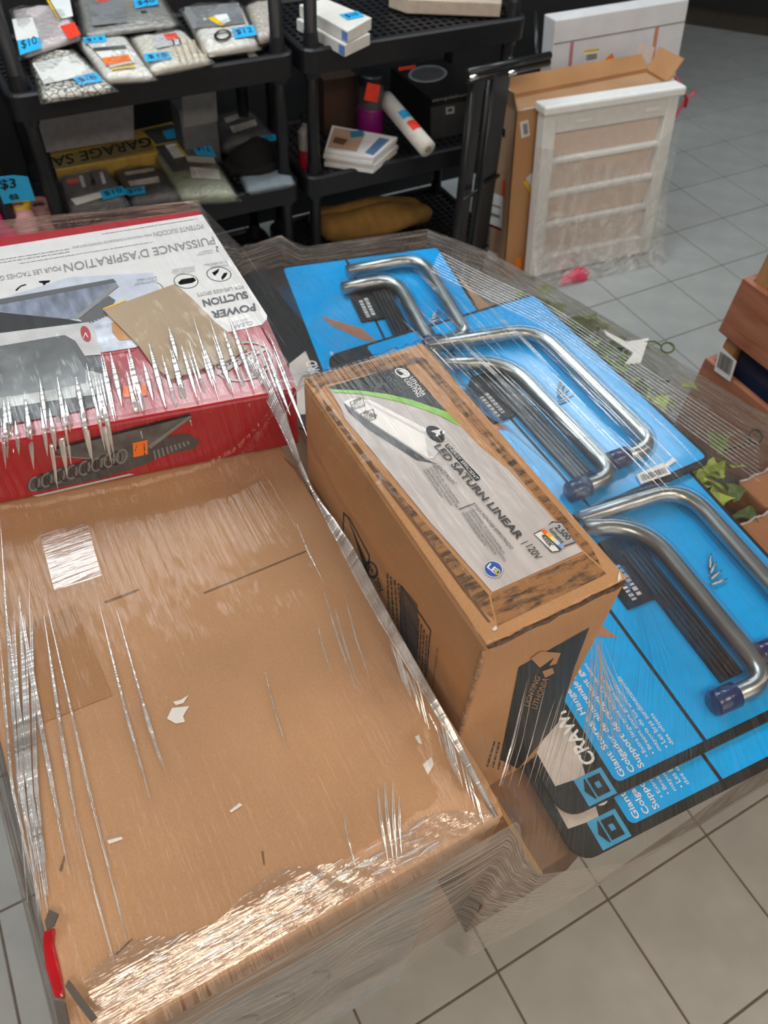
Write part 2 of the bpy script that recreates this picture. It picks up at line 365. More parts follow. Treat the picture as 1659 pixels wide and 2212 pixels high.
# ---------------------------------------------------------------- plastic shelving
TIERS = (.905, .492, .085); YF, DEP, SWD = 2.40, .46, .865
def shelf(x0, label):
    s = thing('shelving_unit', (x0+SWD/2, YF+DEP/2, 0), label, 'shelf', 'black plastic shelving units')
    x1, y0, y1 = x0+SWD, YF, YF+DEP
    for z in TIERS:
        def loop(i, zz):
            r = .045-i; return [(cx+r*math.cos(a), cy+r*math.sin(a), zz) for cx, cy, s0 in ((x1-.045, y1-.045, 0), (x0+.045, y1-.045, 1), (x0+.045, y0+.045, 2), (x1-.045, y0+.045, 3)) for a in [math.pi/2*(s0+q/5) for q in range(6)]]
        L = [loop(0, z-.062), loop(0, z+.004), loop(.006, z+.010), loop(.018, z+.010), loop(.024, z+.002), loop(.024, z-.062)]
        n = len(L[0]); v = sum(L, []); f = [(a*n+i, a*n+(i+1) % n, (a+1) % 6*n+(i+1) % n, (a+1) % 6*n+i) for a in range(6) for i in range(n)]
        t = obj('tier', v, f, BLACKP, s, smooth=False)
        nb, mb = 26, 13
        bars = [(x0+.02+(SWD-.04)*i/nb-.0055, x0+.02+(SWD-.04)*i/nb+.0055, y0+.02, y1-.02, z-.014, z-.002) for i in range(1, nb)]
        bars += [(x0+.02, x1-.02, y0+.02+(DEP-.04)*j/mb-.0055, y0+.02+(DEP-.04)*j/mb+.0055, z-.0142, z-.0022) for j in range(1, mb)]
        boxes('lattice', bars, BLACKP, t)
    for px in (x0+.045, x1-.045):
        for py in (y0+.045, y1-.045):
            p = tube('post', [(px, py, 0), (px, py, 1.36)], .021, BLACKP, s, seg=14)
            for z in TIERS: lathe('collar', [(.027, -.085), (.03, -.06), (.03, -.02), (.024, .03), (.022, .05)], (px, py, z), BLACKP, p, seg=14)
    return s
shelf(.165, 'black plastic shelving unit holding bagged linens and the garage sale sign')
shelf(1.055, 'black plastic shelving unit holding white boxes and a mustard blanket')
shelf(-.75, 'black plastic shelving unit at the left edge with a three dollar tag')

def price(parent, txt, quad, z, seed=0, base=None):
    pl = plane('z', z); t = decal('price_tag', quad, pl, TAGBLUE, parent, lift=.001)
    a, b, c, d = [np.array(q, float) for q in quad]   # far-left, far-right, near-right, near-left in px
    bl = d+(b-a)*.14+(a-d)*.25; br = c-(b-a)*.14+(b-c)*.25; tl = a+(b-a)*.14-(a-d)*.22
    ptext(txt, bl, br, tl, pl, BLACK, t, lift=.002); return t
def bag(parent, quad, z0, th, seed):
    c = sum(np.array(q) for q in quad)/4
    return pillow('plastic_bag', [c+(np.array(q)-c)*1.05 for q in quad], z0+.0005, th*1.08+.002, FILM_BAG, parent, noise=.003, seed=seed)
ZD = .905
def pack(name, label, cat, pxq, zd, th, m, seed, group='bagged linens on the shelf', bagged=True, noise=.002):
    q = [PZ(x, y, zd+th) for x, y in pxq]; c = sum(q)/4
    t = thing(name, (c[0], c[1], zd), label, cat, group)
    pillow('bundle', q, zd+.001, th, m, t, noise=noise, seed=seed)
    if bagged: bag(t, q, zd, th, seed+50)
    return t
CREAM = mat('cream_linen', (.66, .62, .53), .8, var=.08, scale=60, bump=.3)
CREAM2 = mat('ivory_linen', (.72, .69, .63), .8, var=.06, scale=60, bump=.3)
PINKW = mat('pinkish_linen', (.50, .44, .44), .7, var=.15, scale=30, bump=.3)
GREYL = mat('grey_linen', (.27, .26, .24), .6, var=.15, scale=25)
m_, nt_, out_ = new_mat('leaf_pattern'); p_ = N(nt_, 'BsdfPrincipled', i_Roughness=.7); tc_ = N(nt_, 'TexCoord'); vo_ = N(nt_, 'TexVoronoi', i_Scale=55.0, feature='DISTANCE_TO_EDGE'); nt_.links.new(tc_.outputs['Object'], vo_.inputs['Vector'])
r_ = ramp(nt_, [(.05, (.06, .065, .07)), (.12, (.66, .62, .53))]); nt_.links.new(vo_.outputs[0], r_.inputs[0]); nt_.links.new(r_.outputs[0], p_.inputs['Base Color']); nt_.links.new(p_.outputs[0], out_.inputs[0]); LEAFP = m_
z1 = ZD+.03
p1 = pack('linen_pack', 'pinkish bagged linen pack with blue price tag and red sticker at shelf corner', 'linen pack', [(20, 12), (140, 0), (172, 75), (42, 118)], ZD+.02, .03, PINKW, 1)
plp = plane('z', ZD+.054)
price(p1, '$10', [(36, 82), (85, 77), (90, 104), (44, 120)], ZD+.0535)
decal('sticker', [(130, 57), (160, 48), (175, 75), (150, 86)], plp, REDTAG, p1, lift=.001); decal('barcode_label', [(106, 0), (150, -4), (158, 35), (130, 42)], plp, WHITE, p1); decal('yellow_strip', [(100, 0), (108, 0), (133, 42), (127, 44)], plp, YELLOW, p1)
decal('card_insert', [(26, 42), (70, 38), (84, 80), (36, 88)], plp, PAPER, p1)
p2 = pack('cushion_pack', 'cream cushion cover pack with grey leaf pattern and blank white card', 'linen pack', [(55, 108), (155, 98), (250, 186), (88, 212)], ZD, .03, LEAFP, 2)
plp = plane('z', ZD+.034); decal('card', [(70, 137), (160, 118), (205, 160), (95, 182)], plp, PAPER, p2)
price(p2, '$10', [(156, 168), (208, 156), (222, 176), (172, 184)], ZD+.0345)
p3 = pack('linen_pack', 'cream bagged linen pack with orange red sticker over a white label', 'linen pack', [(162, 80), (270, 70), (336, 160), (226, 166)], ZD, .035, CREAM2, 3)
plp = plane('z', ZD+.039); price(p3, '$12', [(178, 82), (226, 76), (232, 90), (184, 95)], ZD+.0395)
decal('label_panel', [(190, 95), (262, 88), (292, 135), (238, 146)], plp, PAPER, p3); decal('stripe', [(200, 104), (270, 98), (275, 106), (205, 112)], plp, DGREY, p3, .001); decal('sticker', [(220, 126), (278, 118), (284, 132), (230, 142)], plp, ORANGE, p3, .0014); decal('yellow_strip', [(240, 148), (292, 140), (294, 144), (244, 152)], plp, YELLOW, p3, .001)
p4 = pack('linen_pack', 'cream bagged linen with thin tan stripes beside the ring pack', 'linen pack', [(278, 72), (395, 56), (460, 124), (324, 150)], ZD, .036, CREAM, 4)
plp = plane('z', ZD+.04)
for a in range(5): decal('stripe', [(368+a*16, 80+a*2), (372+a*16, 80+a*2), (392+a*14, 132-a*2), (388+a*14, 133-a*2)], plp, mat('tan_stripe', (.42, .30, .18), .8), p4)
decal('label_panel', [(328, 80), (385, 72), (395, 95), (338, 104)], plp, LGREY, p4); decal('sticker', [(352, 74), (380, 71), (388, 84), (362, 88)], plp, REDTAG, p4, .001)
price(p4, '$15', [(310, 117), (362, 112), (372, 127), (316, 134)], ZD+.0405)
p5 = pack('linen_pack', 'wide flat grey linen pack lying behind the cream packs', 'linen pack', [(160, -16), (346, -20), (388, 48), (178, 74)], ZD+.005, .03, GREYL, 5)
plp = plane('z', ZD+.039); price(p5, '$40', [(288, 0), (338, -6), (343, 10), (293, 19)], ZD+.0395); decal('label_panel', [(190, 2), (262, -4), (275, 48), (200, 56)], plp, MGREY, p5); decal('dot', [(303, 24), (316, 22), (319, 29), (306, 31)], plp, BLACK, p5); decal('sticker', [(200, -6), (232, -8), (234, 4), (214, 6)], plp, REDTAG, p5, .001)
p6 = pack('linen_pack', 'white bagged pack with a black ring and blue price tag', 'linen pack', [(388, 8), (521, -2), (562, 90), (442, 108)], ZD, .045, CREAM2, 6)
plp = plane('z', ZD+.049); ring('ring', ell(481, 76, 19, 12, -10), ell(481, 76, 13.5, 8, -10), plp, BLACK, p6); price(p6, '$12', [(500, 62), (546, 54), (556, 76), (508, 84)], ZD+.0495)
decal('clear_panel', [(398, 16), (515, 6), (530, 50), (416, 62)], plp, MGREY, p6); decal('barcode_label', [(462, 34), (490, 30), (498, 46), (478, 54)], plp, WHITE, p6, .001); decal('yellow_strip', [(446, 40), (462, 36), (486, 54), (478, 57)], plp, YELLOW, p6, .0013)
pack('folded_sheet', 'folded beige sheet at the right end of the shelf by the post', 'linen pack', [(528, 0), (606, -12), (608, 66), (556, 78)], ZD, .05, mat('beige_linen', (.52, .46, .40), .8, var=.1, bump=.3), 7)
scrap = prism('paper_scrap', [PZ(x, y, ZD+.004) for x, y in [(533, 116), (548, 112), (556, 120), (566, 124), (560, 129), (540, 124)]], .003, PAPER); tag(scrap, 'small torn white paper scrap on the shelf deck', 'paper')

Z2 = .492
q1 = pack('curtain_pack', 'bagged black and white pack on lower shelf nearest the left post', 'linen pack', [(120, 372), (232, 352), (276, 422), (145, 446)], Z2, .075, mat('charcoal_cloth', (.10, .10, .105), .6, bump=.3), 11)
plp = plane('z', Z2+.08); decal('card', [(152, 430), (258, 404), (262, 414), (165, 444)], plp, PAPER, q1); price(q1, '$10', [(214, 412), (264, 402), (276, 420), (224, 432)], Z2+.0805); decal('sticker', [(142, 390), (170, 385), (172, 395), (148, 398)], plp, REDTAG, q1)
for a in range(3): decal('stripe', [(170+a*22, 380-a*4), (178+a*22, 379-a*4), (186+a*22, 404-a*4), (178+a*22, 406-a*4)], plp, LGREY if a != 1 else BLACK, q1)
q2 = pack('curtain_pack', 'bagged black pack with two beige label bars beside the green pack', 'linen pack', [(240, 358), (336, 348), (396, 418), (280, 436)], Z2, .055, mat('black_cloth', (.03, .03, .035), .6, bump=.3), 12)
plp = plane('z', Z2+.06); decal('label_bar', [(268, 372), (332, 362), (335, 369), (272, 379)], plp, mat('beige_label', (.52, .48, .43), .6), q2); decal('label_bar', [(276, 392), (342, 381), (346, 394), (282, 403)], plp, MATS['beige_label'], q2); price(q2, '$10', [(268, 408), (312, 402), (315, 418), (276, 424)], Z2+.0605)
q3 = pack('curtain_pack', 'bagged sage green curtain pack with barcode label', 'linen pack', [(324, 318), (444, 296), (516, 416), (384, 420)], Z2, .06, mat('sage_cloth', (.30, .33, .235), .7, bump=.3), 13)
plp = plane('z', Z2+.065); decal('dark_insert', [(335, 316), (442, 296), (470, 355), (375, 372)], plp, DGREY, q3); decal('label_bar', [(400, 337), (462, 340), (466, 354), (406, 350)], plp, MATS['beige_label'], q3, .001); decal('label', [(410, 361), (472, 366), (477, 388), (414, 384)], plp, PAPER, q3, .001)
price(q3, '$12', [(407, 300), (450, 304), (468, 340), (425, 336)], Z2+.0658); decal('barcode_label', [(356, 314), (378, 310), (398, 338), (376, 343)], plp, WHITE, q3, .001); decal('yellow_strip', [(378, 310), (384, 309), (404, 336), (398, 338)], plp, YELLOW, q3, .001)
q4 = pack('curtain_pack', 'bagged navy pack lying at the back of the lower shelf', 'linen pack', [(432, 252), (536, 226), (602, 290), (478, 312)], Z2, .07, mat('navy_cloth', (.022, .027, .04), .6, bump=.3), 14)
plp = plane('z', Z2+.075); decal('label_bar', [(483, 255), (536, 239), (541, 248), (489, 266)], plp, MATS['beige_label'], q4); decal('label_bar', [(496, 274), (550, 258), (556, 270), (504, 288)], plp, MATS['beige_label'], q4); price(q4, '$12', [(552, 296), (595, 290), (598, 303), (565, 310)], Z2+.0755)
# black cap heap and folded jeans
c = PZ(552, 365, Z2+.05); den = pack('folded_jeans', 'folded pale blue jeans under the black cap', 'clothing', [(512, 372), (618, 342), (640, 392), (532, 412)], Z2, .03, mat('denim', (.22, .27, .31), .8, bump=.4), 15, group=None, bagged=False)
c = PZ(548, 338, Z2+.06); cap = thing('knit_cap', (c[0], c[1], Z2+.03), 'black knitted cap lying on the folded jeans', 'cap')
v, f = [], []
for j in range(9):
    for i in range(20):
        a = 2*math.pi*i/20; e = j/8*math.pi/2; rr = .085*math.cos(e)*(1+.1*math.sin(3*a+1)); v.append((c[0]+rr*1.1*math.cos(a), c[1]+rr*.75*math.sin(a), Z2+.032+.085*math.sin(e)*(1+.12*math.sin(2*a))))
for j in range(8):
    for i in range(20): f.append((j*20+i, j*20+(i+1) % 20, j*20+20+(i+1) % 20, j*20+20+i))
f.append(tuple(range(19, -1, -1)))
obj('crown', v, f, mat('black_knit', (.008, .008, .009), .95, bump=.6), cap, smooth=True)
tube('brim', [(c[0]+.096*math.cos(a), c[1]+.066*math.sin(a), Z2+.04) for a in [2*math.pi*i/20 for i in range(20)]], .014, MATS['black_knit'], cap, closed=True)
# garage sale sign
pg = plane('z', Z2+.062)
gs = thing('sale_sign', tuple(PZ(250, 320, Z2)), 'yellow and black folded garage sale sign on the lower shelf', 'sign')
prism('board', [pg(x, y) for x, y in [(105, 322), (372, 262), (404, 304), (335, 330), (120, 368)]], .058, mat('sign_yellow', (.50, .33, .07), .5), gs, bevel=.003)
decal('print_band', [(112, 340), (324, 296), (334, 324), (120, 366)], pg, mat('sign_olive', (.22, .17, .06), .5), gs)
decal('print_panel', [(308, 282), (372, 268), (396, 300), (338, 312)], pg, DGREY, gs)
ptext('GARAGE SALE', (322, 296), (70, 350), (330, 316), pg, BLACK, gs, lift=.002, bold=.01)
decal('price_tag', [(350, 284), (376, 278), (386, 298), (360, 302)], pg, TAGBLUE, gs, .0015)
wb = tag(prism('white_panel', [PY(78, 232, 2.80), PY(288, 226, 2.80), PY(290, 300, 2.80), PY(95, 330, 2.80)], (0, .012, 0), mat('grey_white_panel', (.34, .34, .35), .6)), 'pale grey board standing at the back of the lower shelf', 'board')
gb = thing('carton', tuple(PY(425, 240, 2.72)*(1, 1, 0)+(0, 0, Z2)), 'small grey printed carton at the back of the lower shelf', 'carton')
ga, gb2 = PY(386, 235, 2.66), PY(462, 205, 2.66); box('body', (ga[0], gb2[0], 2.66, 2.76, Z2, .69), mat('carton_grey', (.12, .125, .135), .5), gb, bevel=.003)
decal('print', [(392, 205), (466, 192), (470, 262), (398, 276)], plane('y', 2.659), MGREY, gb)

# left unit: three dollar tag and pink slippers
tg = thing('price_card', tuple(PY(38, 410, 2.375)), 'large blue handwritten three dollar card taped to the left post', 'price tag')
pt = plane('y', 2.378); prism('card', [pt(x, y) for x, y in [(-14, 384), (30, 379), (60, 382), (77, 433), (50, 434), (8, 441)]], (0, .0015, 0), TAGBLUE, tg)
ptext('$3', (2, 412), (36, 408), (-2, 388), pt, BLACK, tg, lift=.002, bold=.02); ptext('ea', (22, 432), (42, 429), (18, 420), pt, BLACK, tg, lift=.002, bold=.02)
for k, (x, y, l, m) in enumerate([(14, 500, 'hot pink fuzzy slipper at the left edge behind the red box', mat('hot_pink', (.72, .02, .16), .95, bump=.6)), (50, 478, 'pale pink fuzzy slipper beside the left post', mat('pale_pink', (.75, .36, .38), .95, bump=.6)), (97, 478, 'dusky pink slipper toe behind the left posts', mat('dusky_pink', (.34, .17, .15), .95, bump=.6))]):
    c = PY(x, y, 2.47+.05*(k == 2)); s = thing('slipper', (c[0], c[1], c[2]-.05), l, 'slipper', 'slippers on the left shelf')
    v, f = [], []
    for j in range(11):
        for i in range(16):
            a = 2*math.pi*i/16; e = -math.pi/2+math.pi*j/10; rr = math.cos(e)
            v.append((c[0]+.042*rr*math.cos(a)*(1+.06*math.sin(5*a)), c[1]+.11*rr*math.sin(a), c[2]+.042*math.sin(e)*(1 if math.sin(a) < .4 else .7)))
    for j in range(10):
        for i in range(16): f.append((j*16+i, j*16+(i+1) % 16, j*16+16+(i+1) % 16, j*16+16+i))
    obj('upper', v, f, m, s, smooth=True)
    tube('cuff', [(c[0]+.03*math.cos(a), c[1]+.035+.035*math.sin(a), c[2]+.036) for a in [2*math.pi*i/14 for i in range(14)]], .012, YELLOW if k == 1 else m, s, closed=True)
# ---- second unit
def carton(name, label, b, m, cat='box', group=None, bevel=.002):
    t = thing(name, ((b[0]+b[1])/2, (b[2]+b[3])/2, b[4]), label, cat, group); box('body', b, m, t, bevel=bevel); return t
for k in range(2):
    z = ZD+.001+.036*k; qq = [(640+k*6, 10), (702, -4), (800+k*3, 42-k*4), (745+k*6, 68)]
    q = [PZ(x, y+(30-30*k), z+.034) for x, y in qq]
    t = thing('soap_box', tuple(q[0]*(1, 1, 0)+(0, 0, z)), ('lower' if k == 0 else 'upper')+' of two stacked white boxes at the shelf edge', 'box', 'stacked white boxes')
    prism('carton', q, .034, CREAM2 if k else PAPER, t, bevel=.002)
    e0, e1 = q[3], q[2]; d = (q[0]-q[3]); d /= np.linalg.norm(d)
    nrm = np.array([-(d[1]), d[0], 0]); 
    poly3('blue_print', [q[3]+(0, 0, -.004)+nrm*.001, q[3]+d*.03+(0, 0, -.004)+nrm*.001, q[3]+d*.03+(0, 0, -.03)+nrm*.001, q[3]+(0, 0, -.03)+nrm*.001], mat('print_blue', (.12, .22, .55), .5), t)
    if k: price(t, '$10', [(732, 32), (772, 24), (788, 36), (752, 44)], z+.0346)
tag(prism('cream_board', [PZ(x, y, ZD+.05) for x, y in [(840, -16), (1085, -18), (1084, 6), (880, -2)]], .045, mat('cream_board', (.55, .45, .36), .6), bevel=.004), 'cream flat box on the upper deck, cut by the top of the photo', 'box')
pz = Z2
for k in range(4):
    z = pz+.001+.0155*k; j = [(0, 0), (3, -1), (-2, 1), (1, 0)][k]
    q = [PZ(x+j[0], y+j[1]+(3-k)*9, z+.015) for x, y in [(716, 270), (858, 296), (806, 340), (700, 324)]]
    t = thing('napkin_pack', tuple(q[0]*(1, 1, 0)+(0, 0, z)), ['bottom', 'second lowest', 'second highest', 'topmost printed'][k]+' white napkin pack of the stack by the post', 'napkin pack', 'stack of white napkin packs')
    prism('pad', q, .0147, WHITE, t, bevel=.002)
    if k == 3:
        pp = plane('z', z+.0152); decal('picture', [(722, 275), (790, 288), (770, 328), (708, 318)], pp, mat('peach_print', (.55, .36, .25), .5), t); decal('dark_print', [(724, 296), (752, 302), (742, 314), (718, 308)], pp, mat('brown_print', (.16, .08, .05), .5), t, .001)
        decal('blue_print', [(820, 297), (842, 302), (806, 336), (788, 330)], pp, mat('print_slate', (.09, .19, .34), .5), t); decal('price_tag', [(756, 284), (786, 282), (784, 296), (758, 298)], pp, mat('tag_teal', (.03, .22, .38), .5), t, .0012)
ra, rb = PZ(832, 214, Z2+.14), PZ(924, 322, Z2+.075)
rr_ = thing('paper_roll', tuple(rb), 'white paper roll with red sticker leaning out over the shelf edge', 'roll')
dd = rb-ra; tube('roll', [ra, ra+dd*.5, rb], .031, CREAM2, rr_, seg=24)
tube('core', [rb-dd*.02, rb+dd*.004], .013, mat('core_tan', (.42, .33, .24), .8), rr_, seg=18)
for t0_, t1_, m in ((.38, .52, TAGBLUE), (.58, .74, REDTAG)):
    ax = dd/np.linalg.norm(dd); side = np.cross(ax, (0, 0, 1)); side /= np.linalg.norm(side); up = np.cross(side, ax)
    v = [ra+dd*t+.0318*(math.cos(a)*side+math.sin(a)*up) for t in (t0_, t1_) for a in np.linspace(.9, 2.4, 7)]
    obj('sticker', v, [(i, i+1, i+8, i+7) for i in range(6)], m, rr_)
b0, b1 = PY(927, 300, 2.52), PY(1037, 290, 2.52)
sh = thing('waste_bin_box', ((b0[0]+b1[0])/2, 2.6, Z2), 'black glossy product carton with grey lettering and ellipse print', 'carton')
BG = mat('black_carton', (.012, .012, .013), .3, var=.2); xa, xb = b0[0], b1[0]; zt = PY(927, 216, 2.52)[2]
box('body', (xa-.005, xb, 2.52, 2.84, Z2, zt), BG, sh, bevel=.002); tp = plane('z', zt+.0005)
ring('ellipse_print', ell(924, 160, 42, 19, -4), ell(924, 160, 36, 15, -4), tp, MGREY, sh); decal('ellipse_fill', ell(924, 160, 36, 15, -4), tp, DGREY, sh)
pf = plane('y', 2.519); ptext('simplehuman', (934, 222), (1034, 203), (934, 214), pf, LGREY, sh); decal('panel', [(930, 232), (1034, 213), (1034, 290), (930, 300)], pf, DGREY, sh); ring('square_mark', [(963, 232), (981, 229), (981, 244), (963, 247)], [(967, 235), (977, 233), (977, 240), (967, 242)], pf, LGREY, sh, .0012)
decal('red_print', [(860, 146), (898, 140), (898, 148), (862, 154)], tp, REDTAG, sh, .001)
c = PY(802, 200, 2.62); jar = thing('candy_tub', (c[0], 2.62, Z2), 'magenta and clear plastic tub with a red tag', 'tub')
lathe('lower', [(.045, 0), (.05, .01), (.05, .115), (.048, .12)], (c[0], 2.62, Z2), mat('magenta_plastic', (.22, .006, .16), .3), jar); lathe('upper', [(.047, .12), (.047, .2), (.035, .215)], (c[0], 2.62, Z2), mat('grey_clear', (.07, .07, .075), .15), jar); lathe('lid', [(.05, .2), (.052, .205), (.052, .23), (.046, .235)], (c[0], 2.62, Z2), BLACKP, jar)
pt2 = plane('y', 2.565); prism('tag', [pt2(x, y) for x, y in [(794, 178), (822, 184), (815, 222), (786, 216)]], (0, .001, 0), REDTAG, jar)
c = PY(657, 225, 2.5); rj = thing('red_bottle', (c[0], 2.5, Z2), 'clear bottle half filled with red liquid behind the post', 'bottle')
lathe('glass', [(.024, 0), (.026, .005), (.026, .13), (.012, .15), (.012, .165)], (c[0], 2.5, Z2), mat('clear_bottle', (.32, .30, .29), .12), rj); lathe('liquid', [(.0265, .004), (.0268, .07), (.0265, .072)], (c[0], 2.5, Z2), mat('red_liquid', (.35, .01, .03), .15), rj); lathe('cap', [(.015, .165), (.015, .19), (.013, .193)], (c[0], 2.5, Z2), BLACKP, rj)
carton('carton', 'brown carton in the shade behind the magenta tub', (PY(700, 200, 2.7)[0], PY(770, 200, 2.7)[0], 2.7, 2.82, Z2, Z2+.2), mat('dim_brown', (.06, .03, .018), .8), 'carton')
# mustard blanket roll on bottom deck
ma_, mb_ = PZ(690, 494, .15), PZ(930, 462, .14)
bl = thing('blanket', ((ma_[0]+mb_[0])/2, ma_[1], .087), 'folded mustard blanket on the bottom shelf deck', 'blanket')
MUST = mat('mustard_fleece', (.36, .20, .055), .95, var=.15, scale=30, bump=.5)
for k, (dy, dz, sc) in enumerate(((0, 0, 1), (.09, -.012, .95))):
    v = []; n = 26; s = 18
    for i in range(n):
        t = i/(n-1); cc = ma_+(mb_-ma_)*t; env = (1-abs(2*t-1)**7)**.5*(1-.35*max(0, t-.6)/.4)
        for j in range(s):
            a = 2*math.pi*j/s; rr = .058*sc*(.25+.75*env)*(1+.1*math.sin(3*a+7*t)+.05*math.sin(11*t+2*a))
            v.append((cc[0], cc[1]+dy+rr*1.15*math.cos(a), max(.089, .089+.06*sc+dz+rr*math.sin(a))))
    f = [(i*s+j, i*s+(j+1) % s, (i+1)*s+(j+1) % s, (i+1)*s+j) for i in range(n-1) for j in range(s)]+[tuple(range(s-1, -1, -1)), tuple((n-1)*s+j for j in range(s))]
    obj('fold', v, f, MUST, bl, smooth=True)

# ================================================================ AISLE: flat boxes, window sash, folded rack
FTP = mat('frame_beige', (.78, .66, .58), .6, var=.04)
def lean(b, y, dy, h): return lambda x, z: np.array([x, y+dy*z/h, z])   # leaning face
# white flat carton
wbx = thing('flat_carton', (2.5, 2.6, 0), 'large white flat carton with red tape marks leaning behind the brown box', 'carton')
WCB = mat('white_cardboard', (.66, .65, .66), .7, var=.06, scale=12)
L0, L1 = PY(1192, 42, 2.60), PY(1488, 2, 2.60); xa, xb, zt = L0[0]+.02, L1[0], (L0[2]+L1[2])/2
def wf_(x, z): return np.array([x, 2.44+.16*z/zt, z])
v = [wf_(xa, 0), wf_(xb, 0), wf_(xb, zt), wf_(xa, zt)]; v += [p+np.array([0, .075, 0]) for p in v]
o = obj('body', v, [(0, 1, 2, 3), (7, 6, 5, 4), (3, 2, 6, 7), (0, 3, 7, 4), (1, 5, 6, 2), (0, 4, 5, 1)], WCB, wbx, bevel=.004)
def on(fn, x, z, l=.001): return fn(x, z)+np.array([0, -l, 0])
for t0_, t1_, m in ((.12, .145, mat('tape_pink', (.50, .20, .24), .6)), (.76, .79, mat('tape_salmon', (.58, .22, .13), .6))):
    poly3('tape_stripe', [on(wf_, xa+(xb-xa)*a, z) for a, z in ((t0_, .3), (t1_, .3), (t1_, zt-.08), (t0_, zt-.08))], m, wbx)
poly3('seam', [on(wf_, xa, zt-.075), on(wf_, xb, zt-.075), on(wf_, xb, zt-.079), on(wf_, xa, zt-.079)], mat('seam_grey', (.2, .19, .18), .8), wbx)
def wl(px): # pixel -> leaning face (solve on plane y = 2.44+.16 z/zt)
    r = ray(*px); k = (2.44+.16*H/zt)/(r[1]-.16*r[2]/zt); return np.array([0, 0, H])+r*k
def wdecal(name, pts, m, l=.0015): return poly3(name, [wl(p)+np.array([0, -l, 0]) for p in pts], m, wbx)
wdecal('yellow_strip', [(1262, 108), (1294, 104), (1294, 109), (1261, 114)], YELLOW); barcode([wl(p)+np.array([0, -.001, 0]) for p in [(1261, 136), (1292, 131), (1294, 110), (1262, 114)]], wbx, n=10)
wdecal('orange_sticker', [(1304, 130), (1322, 114), (1330, 136), (1306, 142)], ORANGE); wdecal('torn_label', [(1382, 92), (1414, 102), (1405, 138), (1368, 132)], FTP)
# brown open box
bb = thing('open_carton', (2.2, 2.25, 0), 'tall narrow brown carton with open top flaps behind the white sash', 'carton')
BX0, BX1, BY, BDY, BZ = 1.86, 2.60, 2.205, .105, .640
def bf(x, z, d=0): return np.array([x, BY+BDY*z/BZ+d, z])
DB = .125
shell = []
v = [bf(BX0, 0), bf(BX1, 0), bf(BX1, BZ), bf(BX0, BZ), bf(BX0, 0, DB), bf(BX1, 0, DB), bf(BX1, BZ, DB), bf(BX0, BZ, DB)]
def panel(name, a, b, c, d, t=.005, m=KRAFT2, par=bb):
    a, b, c, d = (np.array(p, float) for p in (a, b, c, d)); n = np.cross(b-a, d-a); n = n/np.linalg.norm(n)*t
    return prism(name, [a, b, c, d], tuple(n), m, par)
panel('front_panel', v[0], v[1], v[2], v[3], -.005); panel('back_panel', v[4], v[5], v[6], v[7]); panel('side_panel', v[0], v[4], v[7], v[3], m=KRAFTG); panel('side_panel', v[1], v[5], v[6], v[2], -.005)
panel('bottom_panel', v[0]+(0, 0, .002), v[1]+(0, 0, .002), v[5]+(0, 0, .002), v[4]+(0, 0, .002))
panel('inner_pack', bf(BX0+.01, BZ-.015, .005), bf(BX1-.01, BZ-.015, .005), bf(BX1-.01, BZ-.015, DB-.005), bf(BX0+.01, BZ-.015, DB-.005), m=KRAFT)
panel('top_flap', v[7], v[6], v[6]+(-.03, .035, .048), v[7]+(.01, .035, .052)); panel('top_flap', v[3], v[7], v[7]+(-.03, .01, .07), v[3]+(-.03, 0, .07), m=KRAFTG)
panel('top_flap', v[2], v[6], v[6]+(.05, .02, .07), v[2]+(.06, .01, .07))
tube('clear_tape', [bf(BX0+.01+i*.06, BZ+.001+.002*math.sin(i*2.1), -.001) for i in range(13)], .0035, FILM_RIDGE, bb, seg=6)
def sl(px): return PX(px[0], px[1], BX0-.0012)
def fl(px):
    r = ray(*px); s = BDY/BZ; k = (BY+s*H)/(r[1]-s*r[2]); return np.array([0, 0, H])+r*k+np.array([0, -.002, 0])
for pts, m in (([(1056, 412), (1087, 425), (1083, 498), (1050, 485)], WHITE), ([(1050, 480), (1084, 494), (1084, 499), (1049, 485)], REDTAG), ([(1086, 390), (1092, 388), (1090, 425), (1085, 425)], REDTAG), ([(1054, 540), (1075, 548), (1074, 565), (1053, 558)], WHITE), ([(1084, 274), (1092, 280), (1090, 296), (1086, 296)], BLACK)):
    poly3('sticker', [sl(p) for p in pts], m, bb)
for pts in ([(1062, 440), (1082, 447), (1082, 451), (1062, 444)], [(1060, 458), (1080, 465), (1080, 472), (1060, 466)]): poly3('print_line', [sl(p)+np.array([-.001, 0, 0]) for p in pts], MGREY, bb)
poly3('label', [fl(p) for p in [(1122, 263), (1140, 258), (1144, 292), (1126, 298)]], PAPER, bb); poly3('print_mark', [fl(p)+np.array([0, -.001, 0]) for p in [(1128, 268), (1138, 265), (1140, 288), (1131, 291)]], MGREY, bb)
poly3('label', [fl(p) for p in [(1136, 384), (1148, 372), (1160, 388), (1150, 412)]], PAPER, bb); poly3('yellow_strip', [fl(p)+np.array([0, -.001, 0]) for p in [(1130, 394), (1135, 388), (1151, 413), (1147, 419)]], YELLOW, bb); poly3('sticker', [fl(p) for p in [(1114, 556), (1126, 554), (1126, 578), (1113, 580)]], ORANGE, bb)
rib = thing('red_ribbon', tuple(fl((1465, 200))), 'tied red ribbon hanging at the right corner of the brown box', 'ribbon')
for k, pts in enumerate(([(1446, 160), (1456, 172), (1464, 190), (1472, 208), (1468, 225)], [(1472, 206), (1484, 196), (1494, 190)], [(1470, 208), (1462, 222), (1452, 236), (1446, 248)])):
    tube('strand', [fl(p)+np.array([.0, -.03, 0]) for p in pts], [.011 if k == 0 else .006]*len(pts), mat('ribbon_red', (.55, .03, .06), .4), rib, seg=8, flat=.4)
